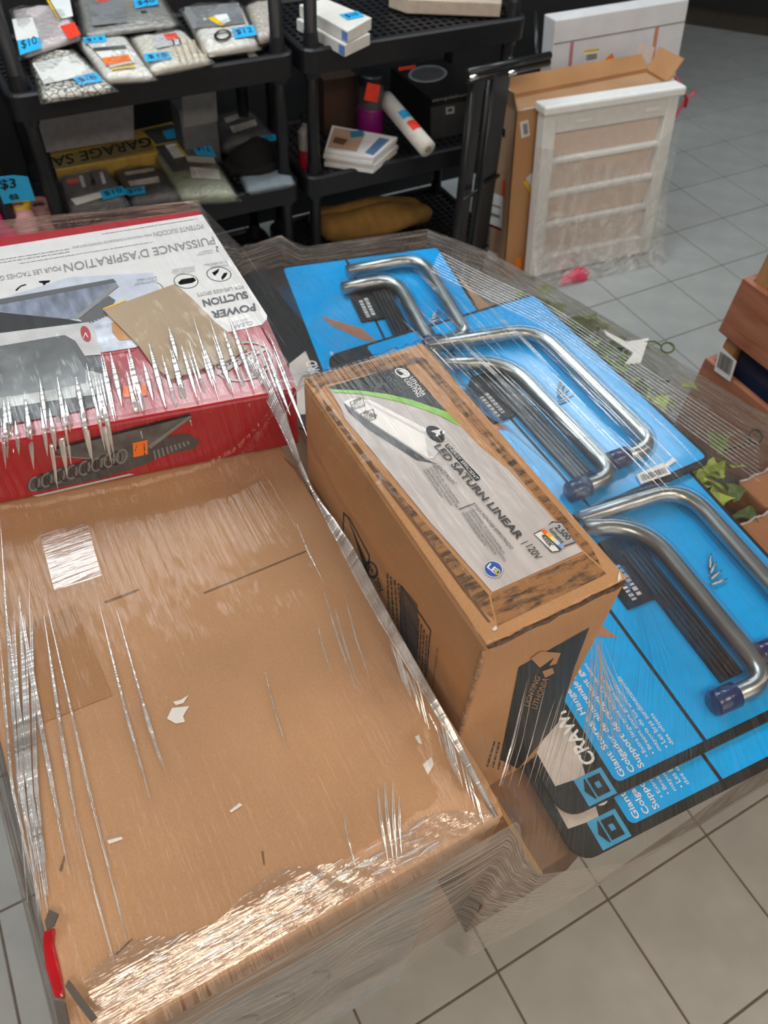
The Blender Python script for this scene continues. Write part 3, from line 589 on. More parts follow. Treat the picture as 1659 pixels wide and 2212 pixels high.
# white window sash
wn = thing('window_sash', (2.25, 2.17, 0), 'white window sash with three bars wrapped in a clear plastic bag', 'window sash')
SX0, SX1, SY, SDY, SZ = 1.95, 2.565, 2.146, .115, .640
def sf(x, z, d=0): return np.array([x, SY-.055*(x-SX0)/.615+SDY*z/SZ+d, z])
def sbar(name, x0, x1, z0, z1, d0, d1, m=WHITEPL, bev=.004):
    a = [sf(x0, z0, d0), sf(x1, z0, d0), sf(x1, z1, d0), sf(x0, z1, d0)]; b = [p+np.array([0, d1-d0, 0]) for p in a]
    return obj(name, a+b, [(0, 1, 2, 3), (7, 6, 5, 4), (3, 2, 6, 7), (0, 3, 7, 4), (1, 5, 6, 2), (0, 4, 5, 1)], m, wn, bevel=bev)
sbar('stile', SX0, SX0+.055, .012, SZ, -.005, .04); sbar('stile', SX1-.055, SX1, .012, SZ, -.005, .04)
sbar('bottom_rail', SX0+.055, SX1-.055, .012, .085, -.003, .04); sbar('top_rail', SX0+.055, SX1-.055, SZ-.075, SZ, -.003, .04)
cp = sbar('top_cap', SX0-.012, SX1+.012, SZ-.005, SZ+.028, -.022, .045, bev=.008)
for x in (SX0+.14, SX1-.16): sbar('latch', x, x+.07, SZ-.05, SZ-.035, -.012, -.004)
sbar('backing_board', SX0+.05, SX1-.05, .07, SZ-.06, .028, .034, FTP, 0)
for z in (.205, .325, .450): sbar('glazing_bar', SX0+.05, SX1-.05, z, z+.019, .0, .026, bev=.005)
# plastic bag: draped sheet in front, sagging from two thirds up
v = []; nx, nz = 26, 22; uvs = []
for j in range(nz+1):
    for i in range(nx+1):
        u, w = i/nx, j/nz; top = .43+.10*(abs(2*u-1)**1.6)+.02*math.sin(7*u); z = .004+w*(top-.004)
        x = SX0-.022+(SX1-SX0+.05)*u; dd_ = -.012-.07*(1-w)**4-.004*math.sin(9*u+5*w)-.004*math.sin(17*w+3*u)
        v.append(sf(x, z, dd_))
f = [(j*(nx+1)+i, j*(nx+1)+i+1, (j+1)*(nx+1)+i+1, (j+1)*(nx+1)+i) for j in range(nz) for i in range(nx)]
FILM_SASH = film('sash_bag_film', base=.09, graze=.5, haze=.14, scale=(20, 14, 1), strength=.9, rough=.14, dist=.012, coord='Generated', hazecol=(.9, .88, .84))
obj('plastic_bag', v, f, FILM_SASH, wn, smooth=True)
v = [p+np.array([0, -.004-.01*abs(math.sin(i*.7)), 0]) for i, p in enumerate(v)]
obj('plastic_bag_layer', v[:(nx+1)*13], [q for q in f if max(q) < (nx+1)*13], FILM_SASH, wn, smooth=True)
c = PZ(1245, 592, .03); pk = thing('pink_cloth', (c[0], c[1], 0), 'crumpled pink cloth in the bag at the foot of the sash', 'cloth')
v = []
for j in range(7):
    for i in range(18):
        a = 2*math.pi*i/18; e = math.pi/2*j/6; rr = math.cos(e)*(1+.15*math.sin(4*a)); v.append((c[0]+.085*rr*math.cos(a), c[1]+.005+.03*rr*math.sin(a), .002+.045*math.sin(e)*(1+.2*math.sin(3*a))))
obj('cloth', v, [(j*18+i, j*18+(i+1) % 18, j*18+18+(i+1) % 18, j*18+18+i) for j in range(6) for i in range(18)]+[tuple(range(17, -1, -1))], mat('pink_cloth', (.75, .08, .16), .7), pk, smooth=True)
# folded black metal rack between shelves and boxes
rk = thing('folding_rack', (1.62, 2.22, 0), 'folded black metal rack standing between the shelves and the brown box', 'rack')
RK = mat('rack_black', (.014, .014, .016), .35)
for x, y in ((1.565, 2.16), (1.66, 2.18), (1.70, 2.26), (1.80, 2.29)): tube('upright', [(x, y, 0), (x, y+.03, .83)], .009, RK, rk, seg=8)
a_, b_ = PY(1010, 166, 2.185), PY(1185, 128, 2.30)
for dz in (0, .022): tube('top_bar', [a_+np.array([0, 0, dz-.01]), b_+np.array([0, 0, dz-.01])], .014, RK, rk, seg=8)
for x, y, Y in ((1014, 170, 2.17), (1097, 160, 2.22)):
    e = PY(x, y, Y); tube('chrome_end', [e, e+np.array([.03, 0, .004])], .009, mat('chrome', (.8, .8, .8), .1, metal=1), rk, seg=10)
for k, (x0_, x1_) in enumerate(((1.575, 1.655), (1.715, 1.795))): prism('dark_gap_panel', [(x0_, 2.20+.05*k, .04), (x1_, 2.23+.05*k, .04), (x1_, 2.25+.05*k, .80), (x0_, 2.22+.05*k, .80)], (0, .012, 0), RK, rk)  # solid black panels added to keep the gaps between uprights dark
for z in (.12, .42): tube('cross_bar', [(1.56, 2.16+.03*z, z), (1.81, 2.29, z)], .007, RK, rk, seg=8)
tube('arm', [b_+np.array([-.05, 0, .0]), b_+np.array([.02, .15, .10])], .009, RK, rk, seg=8)

# ================================================================ WOODEN DISPLAY RACK at the right edge
wr = thing('display_rack', (1.8, .5, 0), 'reddish wooden display rack with board fronts and goods in its gaps', 'display rack')
WD = wood('rack_wood', (.30, .10, .055), (.46, .20, .12), axis=(30, 4, 30)); WDL = wood('rack_wood_light', (.36, .17, .07), (.46, .24, .11), axis=(30, 30, 4))
RX, RY0, RY1 = 1.60, -.45, 1.0
for z0, z1 in ((.30, .555), (.645, .805), (.945, 1.13), (.04, .2)): box('front_board', (RX, RX+.018, RY0, RY1, z0, z1), WD, wr, bevel=.002)
for z0, z1 in ((.30, .555), (.645, .805), (.945, 1.13), (.04, .2)): box('side_board', (RX+.018, RX+.42, RY1-.018, RY1, z0, z1), WD, wr, bevel=.002)
for x, y in ((RX+.02, RY1-.06), (RX+.38, RY1-.06), (RX+.02, RY0), (RX+.38, RY0)): box('corner_post', (x, x+.04, y, y+.04, 0, 1.13), WDL, wr, bevel=.002)
for z in (.06, .36, .68): box('shelf_board', (RX+.02, RX+.42, RY0+.01, RY1-.02, z, z+.015), WDL, wr)
def goods(name, label, b, m, cat='packaged goods'): return carton(name, label, b, m, cat)
g1 = goods('boxed_item', 'dark blue boxed item with white barcode label inside the wooden rack', (RX+.04, RX+.22, .74, .93, .376, .615), mat('navy_box', (.02, .03, .07), .3))
barcode([PX(x, y, RX-.002) for x, y in [(1543, 800), (1578, 825), (1592, 780), (1556, 745)]], g1)
goods('boxed_item', 'black boxed item in the lower gap of the wooden rack', (RX+.04, RX+.2, .54, .72, .376, .60), mat('black_box2', (.03, .03, .035), .3))
goods('boxed_item', 'grey printed boxed item in the lower gap of the wooden rack', (RX+.04, RX+.24, .30, .52, .376, .61), mat('grey_box2', (.30, .30, .31), .4))
goods('boxed_item', 'navy boxed item in the upper gap of the wooden rack', (RX+.07, RX+.3, .74, .92, .696, .93), MATS['navy_box'])
goods('boxed_item', 'white box in the upper gap of the wooden rack', (RX+.07, RX+.3, .50, .73, .696, .90), mat('white_box2', (.62, .63, .68), .4))

# ================================================================ THE WRAPPED PALLET LOAD
ZB, ZH, ZL, ZC = 1.10, 1.20, 1.25, .80
pal = thing('pallet', (.5, .8, 0), 'wooden pallet under the wrapped load', 'pallet')
PW = wood('pallet_wood', (.20, .13, .075), (.32, .22, .13), rough=.8)
for i in range(7): box('deck_board', (-.08+i*.17, .04+i*.17, .2, 1.35, .118, .138), PW, pal)
for y in (.2, .72, 1.25): box('stringer', (-.08, 1.06, y, y+.09, .0, .117), PW, pal)
lower = carton('carton', 'pale grey printed carton low in the wrapped stack, under the big box', (-.165, .205, .152, .88, .14, .952), mat('carton_pale', (.42, .43, .43), .6), 'carton')
for k in range(3): tube('printed_arc', [(-.06+k*.05+.02*math.sin(a), .151, .78-.05*a) for a in np.linspace(0, 2, 8)], .0022, MGREY, lower, seg=6)
carton('carton', 'brown carton at the bottom of the stack, under the hangers', (.215, 1.08, .22, 1.42, .14, .60), KRAFTG, 'carton')
carton('carton', 'brown carton directly beneath the blue hanger cards', (.47, .98, .24, 1.40, .602, .782), KRAFTG, 'carton')
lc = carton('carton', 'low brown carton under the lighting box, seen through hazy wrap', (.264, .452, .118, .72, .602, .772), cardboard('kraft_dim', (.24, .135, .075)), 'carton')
box('tape', (.352, .358, .113, .62, .772, .7728), mat('tape_amber', (.50, .30, .10), .3), lc)
# ---- big plain box
big = thing('big_carton', (.045, .5, ZB-.145), 'big plain brown cardboard box filling the lower left of the load', 'carton')
BXA, BXB, BYA, BYB = -.166, .252, .143, .93
v = []; nx, ny = 24, 36
prof = [(BYA, ZB-.147), (BYA, ZB-.016), (BYA+.004, ZB-.012), (BYA+.030, ZB-.002), (BYA+.036, ZB), (BYB, ZB), (BYB, ZB-.147)]
prism('body', [(BXA, y, z) for y, z in prof], (BXB-BXA, 0, 0), KRAFT, big, bevel=.003)
plB = plane('z', ZB)
TAPE = film('packing_tape', base=.10, graze=.5, haze=.03, scale=(30, 90, 1), strength=.35, rough=.12, dist=.002, coord='Object')
decal('packing_tape', [(86, 1152), (187, 1126), (220, 1245), (118, 1277)], plB, TAPE, big, .0012)
decal('tape_mark', [(65, 1347), (160, 1307), (244, 1502), (82, 1566)], plB, cardboard('kraft_taped', (.36, .19, .085), rough=.6), big, .0008)
for pts in ([(361, 1553), (372, 1530), (409, 1526), (396, 1548), (400, 1560), (380, 1564)], [(374, 1517), (392, 1512), (408, 1502), (396, 1520), (380, 1524)], [(496, 1752), (518, 1735), (524, 1740), (500, 1756)], [(232, 1816), (262, 1808), (266, 1813), (236, 1824)], [(913, 1652), (932, 1636), (937, 1652), (924, 1674)], [(896, 1592), (905, 1588), (912, 1608), (904, 1606)]):
    decal('paper_scuff', pts, plB, PAPER, big, .0009)
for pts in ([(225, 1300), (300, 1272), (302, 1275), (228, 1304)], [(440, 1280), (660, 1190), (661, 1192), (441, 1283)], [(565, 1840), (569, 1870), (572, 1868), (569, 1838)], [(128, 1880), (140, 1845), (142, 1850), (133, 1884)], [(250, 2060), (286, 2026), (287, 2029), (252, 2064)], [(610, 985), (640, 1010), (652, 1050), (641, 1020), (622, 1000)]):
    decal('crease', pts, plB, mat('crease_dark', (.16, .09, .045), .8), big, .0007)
# torn corner with a red pack showing
tc1 = thing('red_pack', tuple(PZ(105, 2090, ZB-.1)), 'red shiny pack poking out of the torn corner of the big box', 'pack')
prism('pack', [PZ(x, y, ZB+.004) for x, y in [(92, 2010), (118, 2000), (116, 2040), (133, 2110), (140, 2155), (115, 2155), (96, 2090), (90, 2040)]], .012, mat('red_gloss', (.42, .008, .014), .18, coat=.6), tc1, bevel=.003)
for pts, dz in (([(96, 1990), (106, 1964), (126, 1974), (116, 2000), (100, 2008)], .012), ([(140, 2130), (148, 2116), (210, 2198), (196, 2208), (160, 2160)], .012), ([(118, 2160), (140, 2165), (150, 2215), (130, 2240)], .012)):
    prism('torn_flap', [PZ(x, y, ZB+dz) for x, y in pts], .0025, mat('torn_grey', (.09, .075, .065), .8), tc1)
# ---- red vacuum box
FRc, NRc = PZ(432, 452, ZH), PZ(642, 842, ZH); dirx = PZ(0, 966, ZH)-PZ(520, 870, ZH); dirx /= np.linalg.norm(dirx)
NL = NRc+dirx*.56; dfx = PZ(0, 511, ZH)-PZ(432, 452, ZH); dfx /= np.linalg.norm(dfx); FL = FRc+dfx*.56
hv = thing('vacuum_box', tuple(((FRc+NL)/2)*(1, 1, 0)+(0, 0, ZB+.002)), 'red and white carpet cleaner carton lying on the big brown box', 'carton')
prism('carton', [NL, NRc, FRc, FL], ZH-ZB-.002, RED, hv, bevel=.004)
pH = plane('z', ZH)
HW = mat('hoover_white', (.74, .74, .745), .3, var=.04, coat=.3)
decal('white_panel', [(-140, 556), (437, 464), (470, 515), (577, 682), (576, 694), (566, 702), (505, 716), (290, 750), (215, 760), (-140, 826)], pH, HW, hv)
decal('lower_red', [(290, 750), (215, 760), (-140, 826), (-140, 836), (215, 770), (290, 758)], pH, RED, hv, .0008)
decal('edge_band', [(577, 690), (642, 838), (632, 838), (566, 702)], pH, REDD, hv, .0009)
decal('shade_print', [(-140, 690), (150, 600), (330, 590), (350, 640), (190, 705), (-140, 760)], pH, mat('print_bluewhite', (.55, .60, .72), .3, coat=.3, var=.12), hv, .0008)
TANK = mat('print_tank', (.20, .235, .33), .3, var=.5, scale=60, coat=.3, stretch=(1, .3, 1))
decal('tank_print', [(-140, 680), (0, 655), (250, 610), (257, 621), (165, 688), (150, 691), (0, 674), (-140, 690)], pH, TANK, hv, .0012)
decal('tank_edge', [(-140, 674), (0, 648), (245, 604), (252, 611), (0, 660), (-140, 684)], pH, DGREY, hv, .0014)
decal('arm_print', [(248, 614), (257, 620), (172, 690), (160, 690)], pH, MGREY, hv, .0016)
decal('shadow_print', [(235, 640), (250, 650), (232, 682), (185, 700), (170, 690)], pH, DGREY, hv, .0011)
decal('hose_print', [(-140, 680), (0, 676), (150, 692), (192, 700), (186, 712), (0, 728), (-140, 740)], pH, BLACK, hv, .0015)
for k in range(9): decal('hose_rib', [(176+k*7, 697-k*3.2), (180+k*7, 694-k*3.2), (183+k*7, 706-k*3.2), (179+k*7, 708-k*3.2)], pH, DGREY, hv, .0017)
decal('body_print', [(-140, 750), (0, 722), (192, 698), (203, 706), (214, 745), (219, 768), (184, 771), (163, 738), (140, 726), (0, 750), (-140, 772)], pH, mat('print_silver', (.55, .555, .57), .3, coat=.3), hv, .0018)
decal('body_window', [(-140, 772), (0, 750), (140, 726), (163, 738), (186, 772), (219, 770), (240, 820), (235, 868), (180, 888), (-140, 950)], pH, DGREY, hv, .0016)
decal('window_print', [(-30, 760), (130, 736), (155, 748), (185, 800), (186, 830), (80, 850), (-30, 866)], pH, mat('print_glass', (.13, .14, .145), .2, coat=.5, var=.4, scale=25), hv, .0019)
decal('white_streak_print', [(-140, 850), (180, 800), (232, 812), (236, 850), (-140, 905)], pH, mat('print_palegrey', (.42, .44, .43), .3, var=.4, scale=30, coat=.3), hv, .0018)
decal('logo_dot', ell(186, 724, 10, 18, -20), pH, RED, hv, .0022); ptext('V', (192, 720), (180, 722), (192, 732), pH, WHITE, hv, .0026)
decal('carpet_print', [(192, 702), (245, 688), (296, 752), (217, 764)], pH, mat('print_carpet', (.55, .62, .76), .3, var=.35, scale=45, coat=.3), hv, .0016)
decal('dog_print', [(241, 700), (250, 696), (284, 736), (258, 738), (244, 722)], pH, mat('print_orange', (.50, .23, .06), .3), hv, .002)
decal('nozzle_print', [(84, 608), (109, 606), (107, 611), (99, 613), (98, 620), (94, 619), (93, 613), (84, 611)], pH, DGREY, hv); decal('nozzle_print', [(33, 627), (45, 617), (57, 614), (57, 617), (46, 620), (36, 630)], pH, mat('print_brown', (.3, .2, .14), .4), hv)
# lettering reads from the far side
T1 = mat('text_grey', (.24, .24, .25), .4); T2 = mat('text_dark', (.05, .05, .055), .4)
ptext('PUISSANCE D\'ASPIRATION', (460, 512), (137, 572), (467, 529), pH, T1, hv, bold=.01); ptext('POUR LES TACHES GRANDEUR NATURE', (130, 575), (-130, 620), (133, 585), pH, T1, hv)
ptext('POTENTE SUCCI\u00d3N', (437, 485), (331, 503), (441, 497), pH, T1, hv); ptext('PARA MANCHAS Y DUREZAS DE TAMA\u00d1O NATURAL', (327, 506), (155, 534), (329, 512), pH, T1, hv)
greek(pH, (150, 539), (-90, 577), 2, T1, hv, w=1.3, dy=6); greek(pH, (330, 524), (40, 571), 1, T1, hv, w=1.0)
greek(pH, (426, 474), (220, 507), 1, T1, hv, w=1.0)
ptext('POWER', (550, 656), (455, 674), (554, 672), pH, T2, hv, bold=.035); ptext('SUCTION', (532, 630), (436, 649), (538, 645), pH, T2, hv, bold=.035); ptext('FOR LIFE-SIZE SPOTS', (524, 617), (425, 635), (527, 624), pH, T1, hv)
ptext('CLEAN', (545, 694), (500, 704), (547, 702), pH, T1, hv); ptext('2', (472, 533), (466, 534), (473, 545), pH, T2, hv); ptext('YEAR LIMITED\nWARRANTY', (459, 540), (425, 546), (461, 548), pH, T1, hv); ptext('CARPET & UP', (541, 687), (500, 697), (542, 690), pH, T1, hv)
for cx_, cy_ in ((473, 593), (402, 608), (326, 624)):
    ring('icon_ring', ell(cx_, cy_, 27, 16, 4), ell(cx_, cy_, 25.2, 14.6, 4), pH, T1, hv)
for pts in ([(458, 590), (468, 584), (474, 580), (472, 588), (464, 597)], [(478, 600), (484, 590), (492, 590), (488, 598), (480, 606)], [(384, 612), (392, 604), (418, 600), (424, 606), (416, 612), (390, 616)], [(316, 622), (320, 620), (328, 630), (322, 630)]): decal('icon', pts, pH, T2, hv)
for b, x, y in (('PERMANENT\nSTAIN REMOVAL', 490, 566), ('CLEANS CARPETS,\nUPHOLSTERY, AUTO\nINTERIORS & MORE', 420, 578), ('LIGHTWEIGHT\n& PORTABLE', 338, 600)): ptext(b, (x, y-2), (x-50, y+6), (x+3, y+10), pH, T1, hv)
# round emblem
ring('emblem_ring', ell(526, 782, 64, 42, -12, 40), ell(526, 782, 60, 38, -12, 40), pH, mat('emblem_silver', (.50, .47, .46), .3), hv, .0012)
decal('emblem_bar', [(466, 806), (572, 752), (576, 757), (470, 812)], pH, MATS['emblem_silver'], hv, .0013); decal('emblem_bar', [(470, 794), (554, 754), (556, 756), (473, 797)], pH, MATS['emblem_silver'], hv, .0013)
decal('emblem_stroke', [(545, 750), (552, 750), (548, 818), (540, 820)], pH, MATS['emblem_silver'], hv, .0014); decal('emblem_stroke', [(556, 748), (562, 750), (576, 790), (570, 794)], pH, MATS['emblem_silver'], hv, .0014)
ptext('HOOVER', (544, 762), (474, 795), (550, 775), pH, MATS['emblem_silver'], hv, .0016, bold=.02)
ptext('HIGH CAPACITY', (640, 812), (600, 822), (641, 816), pH, MATS['emblem_silver'], hv)
decal('price_sticker', [(266, 836), (316, 832), (318, 856), (268, 860)], pH, ORANGE, hv, .0014)
# front face of the vacuum box
n_ = np.array([dirx[1], -dirx[0], 0]); n_ = n_ if n_[1] < 0 else -n_
def pF(x, y):
    r = ray(x, y); k = (NRc-np.array([0, 0, H])) @ n_/(r @ n_); return np.array([0, 0, H])+r*k
decal('front_vacuum_print', [(60, 1040), (58, 1058), (80, 1062), (230, 1030), (320, 1000), (345, 985), (420, 968), (432, 952), (405, 935), (340, 945), (240, 985), (120, 1010)], pF, DGREY, hv, .0008)
decal('front_tank_print', [(118, 968), (410, 896), (412, 905), (320, 962), (300, 978), (264, 994), (130, 985)], pF, mat('print_tank2', (.10, .105, .11), .3, var=.5, scale=40), hv, .001)
decal('front_edge_print', [(118, 964), (410, 892), (412, 897), (120, 970)], pF, BLACK, hv, .0012); decal('front_arm_print', [(408, 897), (414, 899), (325, 968), (318, 962)], pF, MGREY, hv, .0014); decal('front_line_print', [(118, 982), (262, 992), (262, 995), (118, 985)], pF, MGREY, hv, .0014)
for k in range(15): ring('coil_print', ell(74+k*13.5, 1044-k*4.3, 12, 17, 20, 18), ell(74+k*13.5, 1044-k*4.3, 8.5, 13, 20, 18), pF, INK if k % 2 else MGREY, hv, .0012+.00003*k)
for k in range(9): decal('coil_print', [(330+k*9, 972-k*2.5), (334+k*9, 970-k*2.5), (338+k*9, 990-k*4), (334+k*9, 991-k*4)], pF, MGREY, hv, .0016)
decal('price_sticker', [(286, 955), (318, 948), (319, 979), (288, 986)], pF, ORANGE, hv, .0018); greek(pF, (291, 972), (295, 960), 1, INK, hv, .0022); greek(pF, (312, 980), (311, 956), 1, INK, hv, .0022, w=2.2)
decal('bottom_white_print', [(70, 1070), (280, 1022), (290, 1024), (82, 1072)], pF, LGREY, hv, .0008)
# kraft paper scrap
kp = prism('kraft_paper', [PZ(x, y, ZH+.0045) for x, y in [(223, 669), (378, 613), (410, 640), (470, 700), (537, 752), (497, 776), (370, 818), (330, 790), (298, 744)]], .0015, cardboard('kraft_light', (.44, .33, .22), rough=.5)); tag(kp, 'torn light kraft paper sheet lying on the vacuum carton', 'paper')
prism('yellow_edge', [PZ(x, y, ZH+.005) for x, y in [(223, 669), (272, 650), (271, 647), (222, 666)]], .001, YELLOW, kp)
# ---- lighting fixture carton
LX0, LX1, LY0, LY1, LZ0 = .268, .434, .244, .645, .775
lt = thing('lighting_carton', ((LX0+LX1)/2, (LY0+LY1)/2, LZ0), 'brown lighting carton with grey product label standing tallest in the load', 'carton')
box('body', (LX0, LX1, LY0, LY1, LZ0, ZL-.004), KRAFT2, lt, bevel=.004)
prism('top_flap', [(LX0+.001, LY0+.001, ZL), (LX1-.001, LY0+.001, ZL), (LX1-.001, LY1-.001, ZL), (LX0+.001, LY1-.001, ZL)], .0038, KRAFT2, lt, bevel=.0015)
pL = plane('z', ZL)
# worn dark rub marks round the label, one patch object per side
rb = cardboard('rubbed_print', (.35, .175, .07), smudge=.9)
for pts in ([(655, 815), (885, 762), (905, 785), (700, 832), (690, 850)], [(890, 770), (920, 775), (1275, 1178), (1300, 1225), (1262, 1190)], [(1060, 1285), (1262, 1196), (1310, 1240), (1075, 1352)], [(770, 960), (1055, 1285), (1068, 1340), (1010, 1290)]):
    decal('rub_mark', pts, pL, rb, lt, .0004)
decal('seam', [(697, 862), (712, 880), (880, 1105), (1060, 1345), (1054, 1345), (872, 1105), (700, 880)], pL, mat('seam_brown', (.14, .065, .025), .9), lt, .0008)
decal('scuff', [(1062, 1360), (1071, 1352), (1074, 1360), (1068, 1364)], pL, PAPER, lt, .001); decal('scuff', [(1334, 1246), (1338, 1235), (1342, 1250), (1334, 1258)], pL, PAPER, lt, .001)
lb = decal('label', [(709, 838), (874, 790), (960, 885), (1035, 965), (1100, 1018), (1258, 1192), (1063, 1280), (930, 1130), (806, 978), (745, 905), (735, 880)], pL, LABELG, lt, .0010)
decal('black_corner', [(709, 838), (874, 790), (966, 892), (930, 880), (890, 866), (840, 854), (780, 846), (716, 843)], pL, BLACK, lb, .0016)
decal('green_swoosh', [(716, 843), (780, 846), (840, 854), (890, 866), (930, 880), (966, 892), (995, 924), (960, 905), (920, 888), (870, 872), (820, 860), (770, 852), (722, 850)], pL, GREEN, lb, .0017)
# lamp picture
decal('lamp_print', [(760, 862), (800, 866), (925, 930), (940, 990), (925, 992), (800, 912), (742, 870)], pL, mat('lamp_white', (.82, .81, .80), .4, var=.03), lb, .0014)
decal('lamp_end_print', [(916, 935), (938, 928), (946, 980), (938, 990), (930, 985), (926, 992)], pL, LGREY, lb, .0018)
decal('lamp_shadow', [(742, 872), (800, 914), (922, 994), (942, 1004), (900, 996), (796, 930), (752, 892)], pL, DGREY, lb, .0013)
decal('lamp_edge', [(790, 868), (922, 938), (920, 942), (788, 871)], pL, LGREY, lb, .0017)
# emblem on black corner
ring('emblem', ell(869, 808, 17, 9, 20), ell(869, 808, 14.5, 6.5, 20), pL, WHITE, lb, .002); decal('emblem_fill', [(858, 803), (872, 801), (884, 812), (878, 817), (868, 806)], pL, WHITE, lb, .0021); decal('emblem_fill', [(862, 815), (872, 812), (878, 818), (868, 819)], pL, WHITE, lb, .0021)
ptext('LITHONIA', (883, 820), (912, 859), (892, 816), pL, WHITE, lb, .002, bold=.015); ptext('LIGHTING', (872, 823), (902, 861), (881, 820), pL, WHITE, lb, .002, bold=.015)
for pts in ([(755, 871), (784, 861), (789, 880), (761, 888)], [(778, 896), (806, 886), (813, 907), (785, 917)]):
    a = np.mean(pts, 0); ring('badge', pts, [tuple(np.array(p)*.88+a*.12) for p in pts], pL, DGREY, lb, .0021)
ptext('25%', (763, 876), (780, 867), (764, 867), pL, INK, lb, .0022, bold=.02); ptext('More\nEfficient', (756, 888), (784, 879), (762, 876), pL, INK, lb, .0022)
ptext('50,000', (783, 897), (810, 908), (788, 888), pL, INK, lb, .0022, bold=.02); ptext('HOURS', (784, 906), (802, 912), (786, 898), pL, INK, lb, .0022)
decal('disc', ell(940, 940, 23, 14, 38), pL, BLACK, lb, .0020); ptext("4'", (929, 940), (954, 951), (937, 924), pL, WHITE, lb, .0024, bold=.02)
ptext('LED SATURN LINEAR', (936, 967), (1117, 1169), (951, 961), pL, T2, lb, .0022, bold=.03)
decal('badge_bar', [(960, 965), (968, 961), (1036, 1032), (1037, 1038), (1028, 1042)], pL, BLACK, lb, .002); ptext('ENERGY EFFICIENT', (964, 967), (1028, 1040), (970, 964), pL, WHITE, lb, .0024)
ptext('SURFACE MOUNT', (934, 1006), (980, 1051), (942, 1002), pL, T2, lb, .0022)
ptext('\u2022 INTEGRATED LEDs - NO BULBS REQUIRED\n\u2022 ACRYLIC DIFFUSER WITH DECORATIVE TRIM\n\u2022 IDEAL REPLACEMENT FOR TRADITIONAL\n2-LIGHT 32W T8 FLUORESCENT', (912, 1018), (972, 1108), (936, 1006), pL, T2, lb, .0022)
ptext('PARA MONTAJE EMPOTRADO', (1020, 1096), (1101, 1191), (1028, 1092), pL, T2, lb, .0022)
ptext('\u2022 LED INTEGRADOS - NO SE NECESITAN BOMBILLAS\n\u2022 DIFUSOR DE ACRILICO CON ELEMENTOS DECORATIVOS\n\u2022 REEMPLAZO DE ENVOLTURA TRADICIONAL DE\nDOS LUCES FLUORESCENTES 32W T8', (996, 1112), (1075, 1225), (1020, 1098), pL, T2, lb, .0022)
decal('rule', [(990, 1102), (1026, 1088), (1027, 1090), (991, 1104)], pL, T2, lb, .002); decal('rule', [(1124, 1177), (1140, 1170), (1141, 1171), (1125, 1179)], pL, T2, lb, .002)
ptext('120V', (1134, 1184), (1157, 1213), (1149, 1177), pL, T2, lb, .0022, bold=.01)
decal('blue_disc', ell(1065, 1232, 21, 18, 20), pL, mat('led_blue', (.025, .09, .42), .3), lb, .002); ring('disc_rim', ell(1065, 1232, 21, 18, 20), ell(1065, 1232, 19, 16, 20), pL, LGREY, lb, .0021)
ptext('LE', (1050, 1228), (1067, 1242), (1058, 1219), pL, WHITE, lb, .0024, bold=.03); ptext('D', (1068, 1242), (1076, 1248), (1074, 1231), pL, mat('led_yellow', (.7, .62, .02), .4), lb, .0024, bold=.03)
decal('lumen_badge', [(1152, 1155), (1180, 1140), (1192, 1128), (1212, 1130), (1243, 1175), (1215, 1185), (1208, 1194), (1190, 1196)], pL, DGREY, lb, .0019)
decal('lumen_panel', [(1168, 1146), (1194, 1132), (1212, 1133), (1240, 1173), (1214, 1182)], pL, mat('lumen_grey', (.42, .42, .43), .4), lb, .0022); decal('kelvin_panel', [(1154, 1157), (1168, 1150), (1202, 1186), (1207, 1192), (1192, 1194)], pL, WHITE, lb, .0022)
for k, c_ in enumerate(((.85, .12, .02), (.9, .45, .03), (.85, .75, .25), (.6, .75, .9), (.2, .42, .75))):
    a0, a1 = k/5, (k+1)/5; decal('colour_bar', [(1168+44*a0, 1150+39*a0), (1168+44*a1, 1150+39*a1), (1174+44*a1, 1145+39*a1), (1174+44*a0, 1145+39*a0)], pL, mat('kelvin_%d' % k, c_, .4), lb, .0025)
ptext('2,500', (1194, 1144), (1222, 1172), (1206, 1136), pL, INK, lb, .0026, bold=.02); ptext('lumens', (1184, 1148), (1211, 1178), (1193, 1143), pL, INK, lb, .0026, bold=.01)
ptext('4000K', (1166, 1160), (1186, 1186), (1176, 1156), pL, INK, lb, .0026, bold=.03)
# left side print (faces -X)
pLx = plane('x', LX0)
ring('lamp_outline', [(742, 1105), (756, 1118), (800, 1200), (795, 1290), (770, 1262), (738, 1215)], [(744, 1111), (756, 1123), (797, 1201), (793, 1282), (771, 1257), (741, 1214)], pLx, INK, lt)
for k in range(5): decal('outline_rule', [(752+k*3, 1120+k*8), (753.5+k*3, 1121+k*8), (796+k*2, 1222+k*12), (794+k*2, 1222+k*12)], pLx, INK, lt)
ring('approval_mark', ell(803, 1230, 13, 20, -25), ell(803, 1230, 9, 14, -25), pLx, INK, lt); ptext('120V', (808, 1250), (822, 1283), (815, 1240), pLx, INK, lt, .001, bold=.02); ptext('UL', (799, 1226), (806, 1240), (803, 1221), pLx, INK, lt, .001, bold=.03)
for k in range(5): greek(pLx, (838+k*8, 1238+k*7), (843+k*11, 1362+k*22), 1, INK, lt, w=2.6, seed=k)
decal('print_panel', [(866, 1262), (902, 1305), (905, 1390), (896, 1480), (864, 1420)], pLx, DGREY, lt, .0008)
ring('print_frame', [(866, 1262), (932, 1360), (918, 1512), (896, 1480), (864, 1420)], [(868, 1268), (930, 1361), (916, 1507), (897, 1476), (866, 1418)], pLx, INK, lt, .0009)
for k in range(4): greek(pLx, (906+k*6, 1335+k*12), (903+k*5, 1400+k*24), 1, INK, lt, w=2.4, seed=k+9)
ptext('*Energy Conservation and Replacement Chart', (937, 1500), (950, 1400), (932, 1496), pLx, INK, lt)
